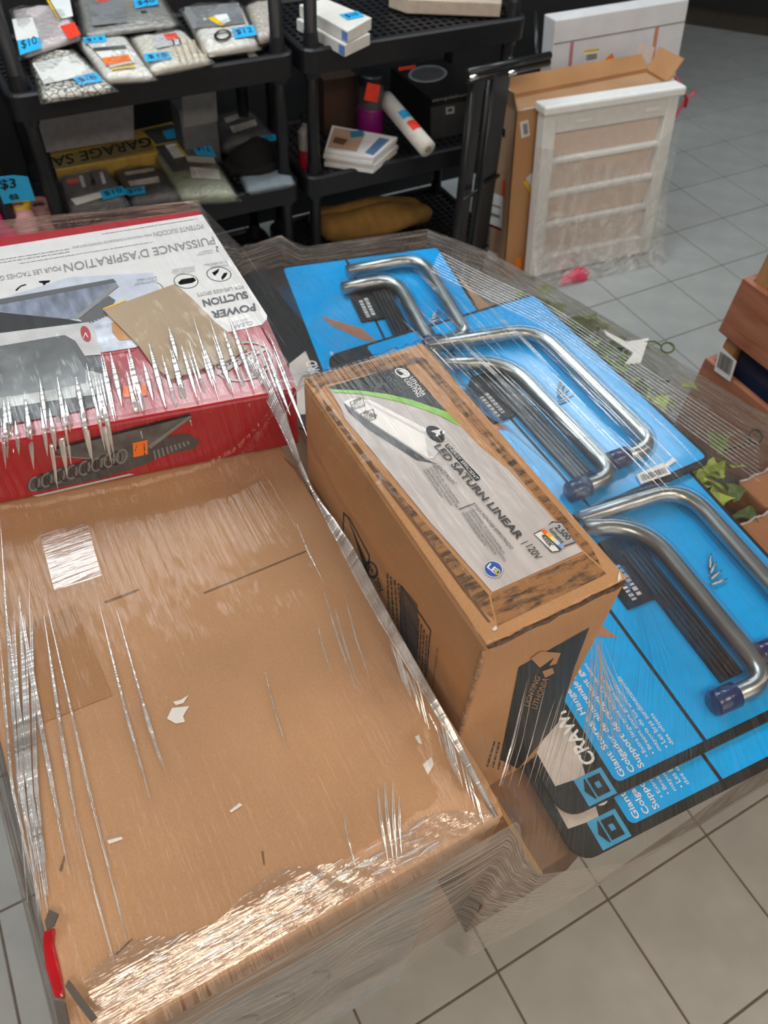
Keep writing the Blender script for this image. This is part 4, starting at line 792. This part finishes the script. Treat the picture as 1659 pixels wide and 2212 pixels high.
# front face print (faces -Y)
pLy = plane('y', LY0)
decal('black_panel', [(1272, 1355), (1240, 1440), (1205, 1560), (1118, 1660), (1080, 1640), (1120, 1440)], pLy, BLACK, lt, .0008)
fp = decal('front_mark', [(1145, 1420), (1165, 1405), (1210, 1408), (1200, 1432), (1185, 1436), (1195, 1418), (1165, 1440)], pLy, KRAFT2, lt, .0014)
decal('front_mark', [(1170, 1448), (1192, 1440), (1196, 1452), (1176, 1462)], pLy, KRAFT2, lt, .0014)
ptext('LITHONIA', (1158, 1530), (1184, 1465), (1146, 1526), pLy, KRAFT2, lt, .0014); ptext('LIGHTING', (1140, 1525), (1166, 1462), (1130, 1520), pLy, KRAFT2, lt, .0014)
for k in range(5): greek(pLy, (1068+k*10, 1600+k*2), (1052+k*12, 1655+k*3), 1, INK, lt, w=2.6, seed=k+20)
tube('worn_edge', [(LX0+.002+.16*i/12, LY0-.0002, ZL-.003-.002*(i % 3)) for i in range(13)], [.0022+.0008*(i % 2) for i in range(13)], mat('worn_dark', (.09, .05, .03), .95, var=.5, scale=200), lt, seg=6)
tube('torn_edge', [(LX0-.0005, LY0+.001, ZL-.012-.02*i) for i in range(14)], [.0018+.0009*(i % 3) for i in range(14)], mat('torn_paper', (.34, .2, .11), .95, var=.5, scale=150), lt, seg=6)

# ---- giant storage hangers on blue cards
def card(label, x0, y0, w, l, z, rot=0, tubes=(), thin=.006, pic=True):
    t = thing('storage_hanger', (x0, y0, z), label, 'hanger', 'carded storage hangers')
    ca, sa = math.cos(rot), math.sin(rot)
    def q(u, v, h=0): return np.array([x0+u*ca-v*sa, y0+u*sa+v*ca, z+h])
    def rrect(a, b, c, d, r, h, n=6): return [q(cx+r*math.cos(s), cy+r*math.sin(s), h) for cx, cy, k in ((b-r, d-r, 0), (a+r, d-r, 1), (a+r, c+r, 2), (b-r, c+r, 3)) for s in [math.pi/2*(k+i/n) for i in range(n+1)]]
    bd = prism('backing_card', rrect(0, w, 0, l, .03, thin), thin, BLACK, t)
    HS = .095; h1 = thin+.0006
    poly3('blue_panel', rrect(HS, w-.008, .014, l-.008, .010, h1), BLUE, bd)
    poly3('silver_sheen', [q(.012, .045, h1), q(.060, .040, h1), q(.078, .10, h1), q(.074, l*.42, h1), q(.03, l*.36, h1), q(.014, .12, h1)], SILVER, bd)  # silver glare on the black header strip, painted as a flat patch
    poly3('divider', [q(.25, .012, thin+.0011), q(.256, .012, thin+.0011), q(.256, l-.008, thin+.0011), q(.25, l-.008, thin+.0011)], BLACK, bd)
    wtext('CRAWFORD', q(.088, .052), q(.088, .20), q(.064, .052), WHITE, bd, lift=(0, 0, thin+.0013), bold=.02)
    poly3('logo_panel', [q(.040, .002, thin+.0012), q(.087, .002, thin+.0012), q(.087, .042, thin+.0012), q(.040, .042, thin+.0012)], mat('logo_blue', (.05, .33, .60), .3), bd)
    h2 = thin+.002
    poly3('house', [q(.046, .022, h2), q(.054, .007, h2), q(.056, .007, h2), q(.056, .037, h2), q(.054, .037, h2)], BLACK, bd)
    v = [q(*p, h2) for p in [(.059, .008), (.080, .008), (.080, .036), (.059, .036)]]+[q(*p, h2) for p in [(.065, .018), (.073, .018), (.073, .027), (.065, .027)]]
    obj('house', v, [(0, 1, 5, 4), (1, 2, 6, 5), (2, 3, 7, 6), (3, 0, 4, 7)], BLACK, bd)
    for k, (s, e) in enumerate((('Giant Storage Hanger', .152), ('Colgador de almacenaje gigante', .195), ('Support de rangement g\u00e9ant', .185))):
        wtext(s, q(.1165+.0165*k, .018), q(.1165+.0165*k, e*1.12), q(.1040+.0165*k, .018), WHITE, bd, lift=(0, 0, thin+.0014), bold=.012)
    for k, (s, e) in enumerate((('\u2022 Extra large arms fit most large items', .19), ('\u2022 Brazos extra grandes para la', .165), ('mayoria de los articulos', .14), ('\u2022 Les bras surdimensionn\u00e9s', .15), ('des objets', .08))):
        wtext(s, q(.163+.0115*k, .028), q(.163+.0115*k, e), q(.155+.0115*k, .028), WHITE, bd, lift=(0, 0, thin+.0014))
    if pic: poly3('arm_picture', [q(.135, l*.62, thin+.0012), q(.215, l*.50, thin+.0012), q(.235, l*.40, thin+.0012), q(.205, l*.43, thin+.0012), q(.15, l*.55, thin+.0012)], mat('skin_print', (.38, .17, .09), .4), bd)
    if not tubes: return t, q
    R = .0150; hz = thin+R+.001
    for k, (us, vs, ux, vt, vb, ue) in enumerate(tubes):
        pts = fillet([q(us, vs, hz), q(ux, vt, hz+.003), q(ux, vb, hz+.002), q(ue, vb+.004, hz)], [.07, .045], 10)
        tube('arm_tube', pts, R, STEEL, t, seg=18)
        tube('blister_rib', [p+np.array([0, 0, .001]) for p in pts[:-1]], R+.006, FILM_CLEAR, t, seg=14, caps=False)
        e = pts[-1]; d = pts[-1]-pts[-2]; d /= np.linalg.norm(d)
        tube('end_cap', [e-d*.035, e-d*.033, e+d*.005, e+d*.009], [R+.001, R+.005, R+.005, R+.001], NAVY, t, seg=18)
    # ridged black bracket beside the inner arm
    us, vs, ux, vt, vb, ue = tubes[1]; a0 = ux-.064; b0 = a0+.044; v0, v1 = vb+.03, vt-.02
    v = []; f = []
    def slab(u0, u1, c, d, ha, hb):
        n = len(v); v.extend([q(u0, c, ha), q(u1, c, ha), q(u1, d, ha), q(u0, d, ha), q(u0, c, hb), q(u1, c, hb), q(u1, d, hb), q(u0, d, hb)]); f.extend([tuple(j+n for j in r) for r in BF])
    for i in range(5): slab(a0+.044*i/5, a0+.044*i/5+.006, v0+.003, v1-.01, thin+.005, thin+.010)
    slab(a0, b0, v0, v1, thin+.0005, thin+.006)
    obj('steel_bracket', v, f, mat('bracket_black', (.022, .022, .024), .3, var=.3, scale=90), t)
    hd = prism('label_head', [q(a0-.055, v1-.105, thin+.0055), q(a0+.015, v1-.105, thin+.0055), q(b0+.004, v1-.03, thin+.0055), q(b0+.004, v1+.03, thin+.0055), q(a0-.02, v1+.03, thin+.0055), q(a0-.055, v1, thin+.0055)], .0045, BLACK, t)
    greek_rows = [(a0-.040, v1-.095, v1-.035), (a0-.026, v1-.09, v1-.03)]
    for ua, va, vb_ in greek_rows:
        v = []; f = []; tt = va; r = random.Random(int(ua*1e4))
        while tt < vb_:
            e = tt+r.uniform(.004, .009); n = len(v); v += [q(ua, tt, thin+.0065), q(ua+.009, tt, thin+.0065), q(ua+.009, e, thin+.0065), q(ua, e, thin+.0065)]; f.append((n, n+1, n+2, n+3)); tt = e+.003
        obj('fine_print', v, f, LGREY, hd)
    for i in range(4):
        um = (ux+tubes[0][2])/2; a = q(um-.022+.007*i, l*.44+.010*i, thin+.006); b = q(um+.014+.003*i, l*.44+.018*i, thin+.006)
        tube('screw', [a, a+(b-a)*.75, b], [.0026, .0024, .0006], STEEL, t, seg=8)
    return t, q
TC = ((.300, .430, .526, .420, .085, .42), (.300, .410, .400, .370, .048, .300))
TB = ((.205, .520, .450, .465, .072, .35), (.195, .463, .330, .395, .045, .235))
TA = ((.235, .480, .426, .490, .17, .33), (.205, .415, .338, .425, .12, .26))
cD, qD = card('bottom blue hanger card, front edge sticking out below the other cards', .402, .098, .575, .52, .784, rot=math.radians(-4), thin=.004, pic=False)
cC, qC = card('nearest blue hanger card beside the lighting box, tubes running to the right edge', .418, .152, .585, .52, .790, rot=math.radians(-4), tubes=TC)
cA, qA = card('farthest blue hanger card, behind the red vacuum carton', .398, 1.0, .50, .56, .784, rot=math.radians(-11), tubes=TA)
cB, qB = card('middle blue hanger card with barcode at its rounded corner', .535, .562, .547, .600, .803, tubes=TB)
barcode([PZ(x, y, .812) for x, y in [(1384, 1046), (1450, 1024), (1432, 1000), (1374, 1026)]], cB); decal('small_label', [(1438, 1012), (1462, 995), (1454, 988), (1434, 1004)], plane('z', .812), WHITE, cB)

# ---- artificial ivy in a clear bag and small cartons
carton('carton', 'dark green carton carrying the bagged ivy at the far right of the load', (1.09, 1.30, .30, 1.25, .14, .60), mat('dark_green_carton', (.06, .065, .04), .7), 'carton')
m_, nt_, out_ = new_mat('ivy_leaf'); p_ = N(nt_, 'BsdfPrincipled', i_Roughness=.45); oi_ = N(nt_, 'ObjectInfo'); r_ = ramp(nt_, [(0, (.05, .09, .015)), (.5, (.13, .21, .03)), (1, (.36, .46, .07))]); nt_.links.new(oi_.outputs['Random'], r_.inputs[0]); nt_.links.new(r_.outputs[0], p_.inputs['Base Color']); nt_.links.new(p_.outputs[0], out_.inputs[0]); IVY = m_
STEM = mat('ivy_stem', (.10, .12, .03), .6)
lv = [(0, 0, 0), (.012, .006, .003), (.022, .004, .002), (.019, .018, .002), (.012, .026, .003), (.004, .036, -.002), (0, .046, -.006), (-.004, .036, -.002), (-.012, .026, .003), (-.019, .018, .002), (-.022, .004, .002), (-.012, .006, .003), (0, .02, -.002)]
lf = [(12, i, i+1) for i in range(0, 11)]+[(12, 11, 0)]
leaf0 = None
for b, (x, y, lab) in enumerate(((1.12, 1.10, 'green artificial ivy bunch in the bag nearest the white sash'), (1.14, .86, 'green artificial ivy bunch in the middle of the bag beside the wire loop'), (1.10, .625, 'green artificial ivy bunch in the bag nearest the small brown cartons'))):
    pl_ = thing('artificial_ivy', (x, y, .602), lab, 'artificial plant', 'bagged artificial ivy bunches')
    r = random.Random(b)
    for s in range(12):
        a = r.uniform(0, 6.28); pts = [np.array([x, y, .61])+np.array([math.cos(a)*.10*t, math.sin(a)*.115*t, .03+.105*math.sin(t*2)*r.uniform(.7, 1.05)]) for t in np.linspace(0, 1, 6)]
        st = tube('stem', pts, .0025, STEM, pl_, seg=5)
        for k in range(8):
            base = pts[k % 6]+np.array([r.uniform(-.03, .03), r.uniform(-.035, .035), r.uniform(-.01, .02)])
            if leaf0 is None: o = leaf0 = obj('leaf', lv, lf, IVY, None)
            else: o = leaf0.copy(); COL.objects.link(o)
            o.parent = pl_; o.location = Vector(base)-pl_.location; o.rotation_euler = (r.uniform(-.6, .7), r.uniform(-.6, .6), r.uniform(0, 6.28)); sc = r.uniform(.8, 1.3); o.scale = (sc,)*3
for (x, y, sx, lab) in ((1442, 751, 1.0, 'green wire ring sticking out beside the white hang tag'), (1632, 943, 1.0, 'dark wire ring sticking up at the right edge above the ivy')):
    c = PZ(x, y, .80); w_ = thing('wire_ring', tuple(c), lab, 'wire ring')
    G = mat('wire_green', (.06, .10, .02), .5) if x < 1500 else mat('wire_dark', (.03, .035, .03), .5)
    tube('ring', [PZ(x+14*math.cos(a), y+(11 if x < 1500 else 15)*math.sin(a), .80) for a in np.linspace(0, 6.283, 22)[:-1]], .0022, G, w_, closed=True, seg=8)
    tube('stem', [PZ(x-13, y-4, .80), PZ(x-28, y-14, .795), PZ(x-52, y-12, .79), PZ(x-90, y+8, .76)] if x < 1500 else [PZ(x-6, y+14, .80), PZ(x-30, y+20, .785), PZ(x-70, y+30, .75)], .002, G, w_, seg=8)
tgw = tag(prism('hang_tag', [PZ(x, y, .792) for x, y in [(1304, 712), (1352, 738), (1402, 730), (1384, 783), (1350, 786), (1368, 762), (1310, 724)]], .0015, PAPER), 'folded white hang tag on the wire beside the ivy', 'tag')
SHB = cardboard('kraft_glossy', (.34, .15, .062), rough=.35, spec=.6)
for (a, b, c_, d, z0, z1, lab) in ((1.02, 1.34, .16, .445, .603, .752, 'small wrapped brown carton at the right edge below the ivy'), (1.15, 1.36, .455, .53, .602, .745, 'smaller wrapped brown carton behind the other at the right edge')):
    t = carton('small_carton', lab, (a, b, c_, d, z0, z1), SHB, 'carton', 'small brown cartons at the right', bevel=.006)
    tube('film_fold', [(a+.002+.02*i, d-.004*(i % 2), z1+.001) for i in range(9)], .003, FILM_RIDGE, t, seg=6)

# ================================================================ STRETCH WRAP
wrap = thing('stretch_wrap', (.4, .7, .14), 'clear wrinkled stretch film wrapped over the whole pallet load', 'plastic wrap')
NU, NV = 190, 200
def along(pts, n):
    p = np.array(pts, float); s = np.r_[0, np.cumsum(np.linalg.norm(np.diff(p[:, :2], axis=0), axis=1))]; t = np.linspace(0, s[-1], n)
    return np.stack([np.interp(t, s, p[:, k]) for k in range(3)], 1)
zf = .80
front = along([(-.178, .134, ZB-.014), (.05, .133, ZB-.014), (.262, .132, ZB-.014), (.30, .122, .93), (.352, .112, .785), (.46, .068, zf), (.58, .060, zf), (.72, .058, zf), (.98, .07, zf), (1.16, .12, .78)], NU)
right = along([(1.16, .12, .78), (1.36, .20, .77), (1.38, .5, .775), (1.30, .66, .78), (1.24, .87, .79), (1.17, 1.10, .80), (1.09, 1.36, .80), (1.00, 1.52, .80)], NV)
left = along([(-.178, .134, ZB-.014), (-.18, .5, ZB+.004), (-.22, .68, ZB+.03), (-.33, .78, ZH+.003), (-.33, 1.30, ZH+.003)], NV)
back = along([(-.33, 1.30, ZH+.003), (0, 1.235, ZH+.003), (.318, 1.17, ZH+.002), (.40, 1.36, 1.0), (.52, 1.60, .82), (.62, 1.585, .84), (.66, 1.56, .81), (.85, 1.53, .81), (1.00, 1.52, .80)], NU)
u = np.linspace(0, 1, NU)[:, None, None]; v_ = np.linspace(0, 1, NV)[None, :, None]
S = (1-v_)*front[:, None, :]+v_*back[:, None, :]+(1-u)*left[None]+u*right[None]-((1-u)*(1-v_)*front[0]+u*(1-v_)*front[-1]+(1-u)*v_*back[0]+u*v_*back[-1])
X, Y, Z = S[..., 0].copy(), S[..., 1].copy(), S[..., 2].copy()
def inside(px, py, poly):
    r = np.zeros(px.shape, bool); n = len(poly)
    for i in range(n):
        x1, y1 = poly[i][:2]; x2, y2 = poly[(i+1) % n][:2]
        c = ((y1 > py) != (y2 > py)) & (px < (x2-x1)*(py-y1)/(y2-y1+1e-12)+x1); r ^= c
    return r
OB = np.full(X.shape, .60)
def rect(a, b, c, d, e=.004): return [(a-e, c-e), (b+e, c-e), (b+e, d+e), (a-e, d+e)]
for poly, h in ((rect(BXA, BXB, BYA, BYB), ZB), ([NL, NRc, FRc, FL], ZH+.004), (rect(LX0, LX1, LY0, LY1), ZL), (rect(.262, .452, .112, .72, 0), .775), (rect(.42, 1.0, .10, .64, 0), .80), (rect(.545, 1.08, .56, 1.15, 0), .818), (rect(.52, 1.01, 1.02, 1.5, 0), .80), (rect(1.02, 1.34, .16, .445), .752), (rect(1.08, 1.30, .45, 1.2), .735)):
    OB[inside(X, Y, poly)] = np.maximum(OB[inside(X, Y, poly)], h+.0035)
m_b = inside(X, Y, rect(BXA, BXB, BYA, BYB)) & (Y < BYA+.036); OB[m_b] = ZB+.0035-.016*np.clip((BYA+.036-Y[m_b])/.036, 0, 1.2)
for q, tb in ((qC, TC), (qB, TB), (qA, TA)):   # arm tubes stand proud of the cards
    for us, vs, ux, vt, vb, ue in tb:
        for a, b in ((q(ux, vb), q(ux, vt)), (q(us, vs), q(ux, vt))):
            d = b-a; t = np.clip(((X-a[0])*d[0]+(Y-a[1])*d[1])/(d @ d), 0, 1); D = np.hypot(X-a[0]-t*d[0], Y-a[1]-t*d[1]); OB = np.maximum(OB, np.where(D < .02, a[2]+.045, 0))
CL = np.where(inside(X, Y, rect(BXA, BXB, BYA, BYB)) & ~inside(X, Y, [NL, NRc, FRc, FL]), .010, 0.) # film clings to the big box
Zi = np.maximum(Z, OB); edge = np.zeros(X.shape, bool); edge[0] = edge[-1] = True; edge[:, 0] = edge[:, -1] = True
Zb = S[..., 2].copy(); Zi[edge] = Zb[edge]
for it in range(2600):
    A_ = Zi.copy(); A_[1:-1, 1:-1] = .25*(Zi[:-2, 1:-1]+Zi[2:, 1:-1]+Zi[1:-1, :-2]+Zi[1:-1, 2:])
    Zn = np.maximum(A_-CL*(A_-OB), OB); Zn[edge] = Zb[edge]; Zi = Zn
rid = .00012*np.sin(X*330+3*np.sin(Y*9))*np.sin(Y*7+X*40)+.00008*np.sin(X*610+Y*30)
Zi[1:-1, 1:-1] += np.maximum(rid, -.0005)[1:-1, 1:-1]
idx = np.arange(NU*NV).reshape(NU, NV)
F = np.stack([idx[:-1, :-1], idx[1:, :-1], idx[1:, 1:], idx[:-1, 1:]], -1).reshape(-1, 4)
def add_uv(o, uvf):
    me = o.data; ul = me.uv_layers.new(name='UVMap'); vi = np.empty(len(me.loops), int); me.loops.foreach_get('vertex_index', vi); ul.data.foreach_set('uv', uvf[vi].astype(np.float32).ravel())
top = obj('top_sheet', np.stack([X, Y, Zi], -1).reshape(-1, 3), F.tolist(), FILM, wrap, smooth=True)
add_uv(top, np.stack([X, Y], -1).reshape(-1, 2))
# skirts hanging from the edges of the top sheet
def skirt(name, top_, bot, rows, m, amp=.003):
    n = len(top_); G_ = []
    for j in range(rows+1):
        t = j/rows; p = top_*(1-t)+bot*t; w = amp*np.sin(np.linspace(0, 46, n)+4*t)*np.sin(t*math.pi)
        p = p+np.stack([w*.3, -w, w*0], 1); G_.append(p)
    G_ = np.array(G_); id_ = np.arange((rows+1)*n).reshape(rows+1, n); fc = np.stack([id_[:-1, :-1], id_[:-1, 1:], id_[1:, 1:], id_[1:, :-1]], -1).reshape(-1, 4)
    o = obj(name, G_.reshape(-1, 3), fc.tolist(), m, wrap, smooth=True)
    s = np.r_[0, np.cumsum(np.linalg.norm(np.diff(top_, axis=0), axis=1))]
    add_uv(o, np.stack([np.tile(s, rows+1), np.repeat(np.linspace(0, 1, rows+1), n)], -1)); return o
fb = front.copy(); fb[:, 2] = np.where(front[:, 0] < .262, .42, .50); fb[:, 1] = np.where(front[:, 0] < .262, .138, np.interp(front[:, 0], [.262, .27, .46, 1.2], [.132, .098, .085, .11])); fb[:, 0] = np.where(front[:, 0] < .262, front[:, 0]*1.0, front[:, 0]*.97)
skirt('front_skirt', front, fb, 24, FILM_SIDE, .004)
rb_ = right.copy(); rb_[:, 2] = .45; skirt('right_skirt', right, rb_, 12, FILM_SIDE)
lb_ = left.copy(); lb_[:, 2] = .35; lb_[:, 0] += .012; skirt('left_skirt', left[:int(NV*.55)], lb_[:int(NV*.55)], 16, FILM_SIDE)
bk = back.copy(); bk[:, 2] = .5; skirt('back_skirt', back, bk, 12, FILM_SIDE)
gv = []; gn = 90
for i in range(gn+1):
    t = i/gn; x = BXA+.02+(BXB-BXA-.03)*t
    for j in range(7):
        w = j/6; wid = .024+.016*math.sin(3*t+1)+.008*math.sin(17*t); y = BYA+.002+wid*w*1.15
        gv.append((x+.004*math.sin(9*w+40*t), y, ZB+.0052-.016*max(0, (BYA+.036-y)/.036)+.0006*math.sin(75*t+9*w)*math.sin(3.1*w)))
g_ = obj('edge_sheen_strip', gv, [(i*7+j, i*7+j+1, (i+1)*7+j+1, (i+1)*7+j) for i in range(gn) for j in range(6)], film('sheen_film', base=.15, graze=.4, haze=.03, scale=(60, 160, 1), strength=.3, rough=.10, coord='Object'), wrap, smooth=True)  # film strip added along the front edge to give a bright sheen
# wrinkles: lens-shaped folds of film standing on the sheet
from mathutils.bvhtree import BVHTree
bvh = BVHTree.FromPolygons([Vector(p) for p in np.stack([X, Y, Zi], -1).reshape(-1, 3)], F.tolist())
def onfilm(x, y):
    r = Vector(ray(x, y)).normalized(); h = bvh.ray_cast(Vector((0, 0, H)), r)
    return np.array(h[0]) if h[0] is not None else None
WV, WF = [], []
def fold(pts, w, hgt=.0006, seg=6, taper=True, flat=.4):
    P_ = [onfilm(*p) for p in pts]
    if any(p is None for p in P_): return
    n = 14; s = np.linspace(0, 1, len(P_)); tt = np.linspace(0, 1, n); P_ = np.stack([np.interp(tt, s, np.array(P_)[:, k]) for k in range(3)], 1)
    r_w = [w*(math.sin(math.pi*min(max(t, .02), .98))**.8 if taper else 1) for t in tt]
    v, f = sweep(P_+np.array([0, 0, hgt]), r_w, seg, caps=False, flat=flat); k = len(WV); WV.extend(v); WF.extend([tuple(i+k for i in q) for q in f])
rw = random.Random(5)
# fan of folds over the front of the vacuum carton
for i in range(60):
    x = rw.uniform(0, 590); yt = 900-x*.42+rw.uniform(-20, 60) if x < 420 else rw.uniform(700, 800); L_ = rw.uniform(70, 190); sl_ = .10+x/560*.28
    fold([(x, yt-30), (x+sl_*L_*.5, yt-30+L_*.5), (x+sl_*L_, yt-30+L_)], rw.uniform(.0015, .0042), flat=.22)
# long folds down the left of the big box, parallel gathers
for x0, y0, x1, y1, w in ((0, 1110, 60, 1950, .002), (8, 1280, 108, 2000, .003), (40, 1290, 112, 1700, .0022), (50, 1330, 150, 1890, .0026), (95, 1330, 175, 1830, .0022), (98, 1290, 300, 2130, .0016), (215, 1310, 335, 1760, .0018), (250, 1310, 365, 1690, .0014), (292, 1460, 352, 1660, .0016), (570, 1440, 622, 1625, .0014), (700, 1280, 770, 1490, .0016), (685, 1345, 715, 1450, .0012), (720, 1300, 775, 1480, .0014), (745, 1290, 800, 1470, .0014), (815, 1700, 838, 1860, .002), (830, 1690, 850, 1860, .0022), (848, 1690, 858, 1860, .0022), (862, 1720, 868, 1850, .0018), (740, 1750, 770, 1880, .0012), (165, 1760, 260, 2120, .0012), (640, 1130, 700, 1260, .0014)):
    fold([(x0, y0), (x0*.52+x1*.48-2, (y0+y1)/2), (x1, y1)], w)
for i in range(22): x = rw.uniform(0, 70); fold([(x, rw.uniform(1250, 1500)), (x*.8+25, 1700), (x*.5+70, rw.uniform(1850, 1990))], rw.uniform(.0006, .0018))
# gathered rope along the right edge of the big box and up to the vacuum carton
for k in range(7): fold([(520+k*8, 760+k*6), (600+k*3, 905), (650+k*3, 1010+k*8), (720+k*4, 1150), (800+k*4, 1305), (880+k*3, 1435), (965+k*2, 1575), (1072, 1765)], rw.uniform(.0012, .0028), taper=False)
for i in range(30):
    a = rw.uniform(0, 1); x = 860+a*190; y = 1410+a*330; fold([(x-30, y-60+rw.uniform(-30, 30)), (x-12, y), (x, y+50)], rw.uniform(.0006, .0016))
# diagonals over the hangers and along the far right edge
for i in range(60):
    t = rw.uniform(0, 1); o_ = rw.uniform(0, 170); x = 900+t*520-o_*.5; y = 545+t*330+o_*.75; L_ = rw.uniform(80, 230)
    fold([(x, y), (x+L_*.42, y+L_*.40), (x+L_*.80, y+L_*.80)], rw.uniform(.0006, .0022), flat=.25)
for i in range(9): o_ = i*5; fold([(950-o_*.5, 545+o_), (1080-o_*.4, 610+o_), (1180-o_*.2, 655+o_*1.2), (1400, 800+o_*1.6), (1640, 960+o_*2)], .0012, taper=False)
# front edge crinkles
for i in range(70):
    t = rw.uniform(0, 1); x = 230+t*700; y = 2165-t*340+rw.uniform(-60, 18); a = rw.uniform(-.5, .5); fold([(x, y), (x+22, y-12+14*a), (x+45, y-24+22*a)], rw.uniform(.0005, .0018))
# fan in front of the lighting carton
for i in range(30):
    a = rw.uniform(0, 1); fold([(1290+rw.uniform(-12, 12), 1380), (1290+a*100-20, 1520+a*20), (1250+a*170, 1640)], rw.uniform(.0005, .0012))
for i in range(14): x = 1060+rw.uniform(0, 220); fold([(x+60, 1480+rw.uniform(-40, 40)), (x+30, 1600), (x, 1700)], .0006)
wr_ = obj('wrinkle_folds', WV, WF, FILM_RIDGE, wrap, smooth=True); tag(wr_, kind='stuff')
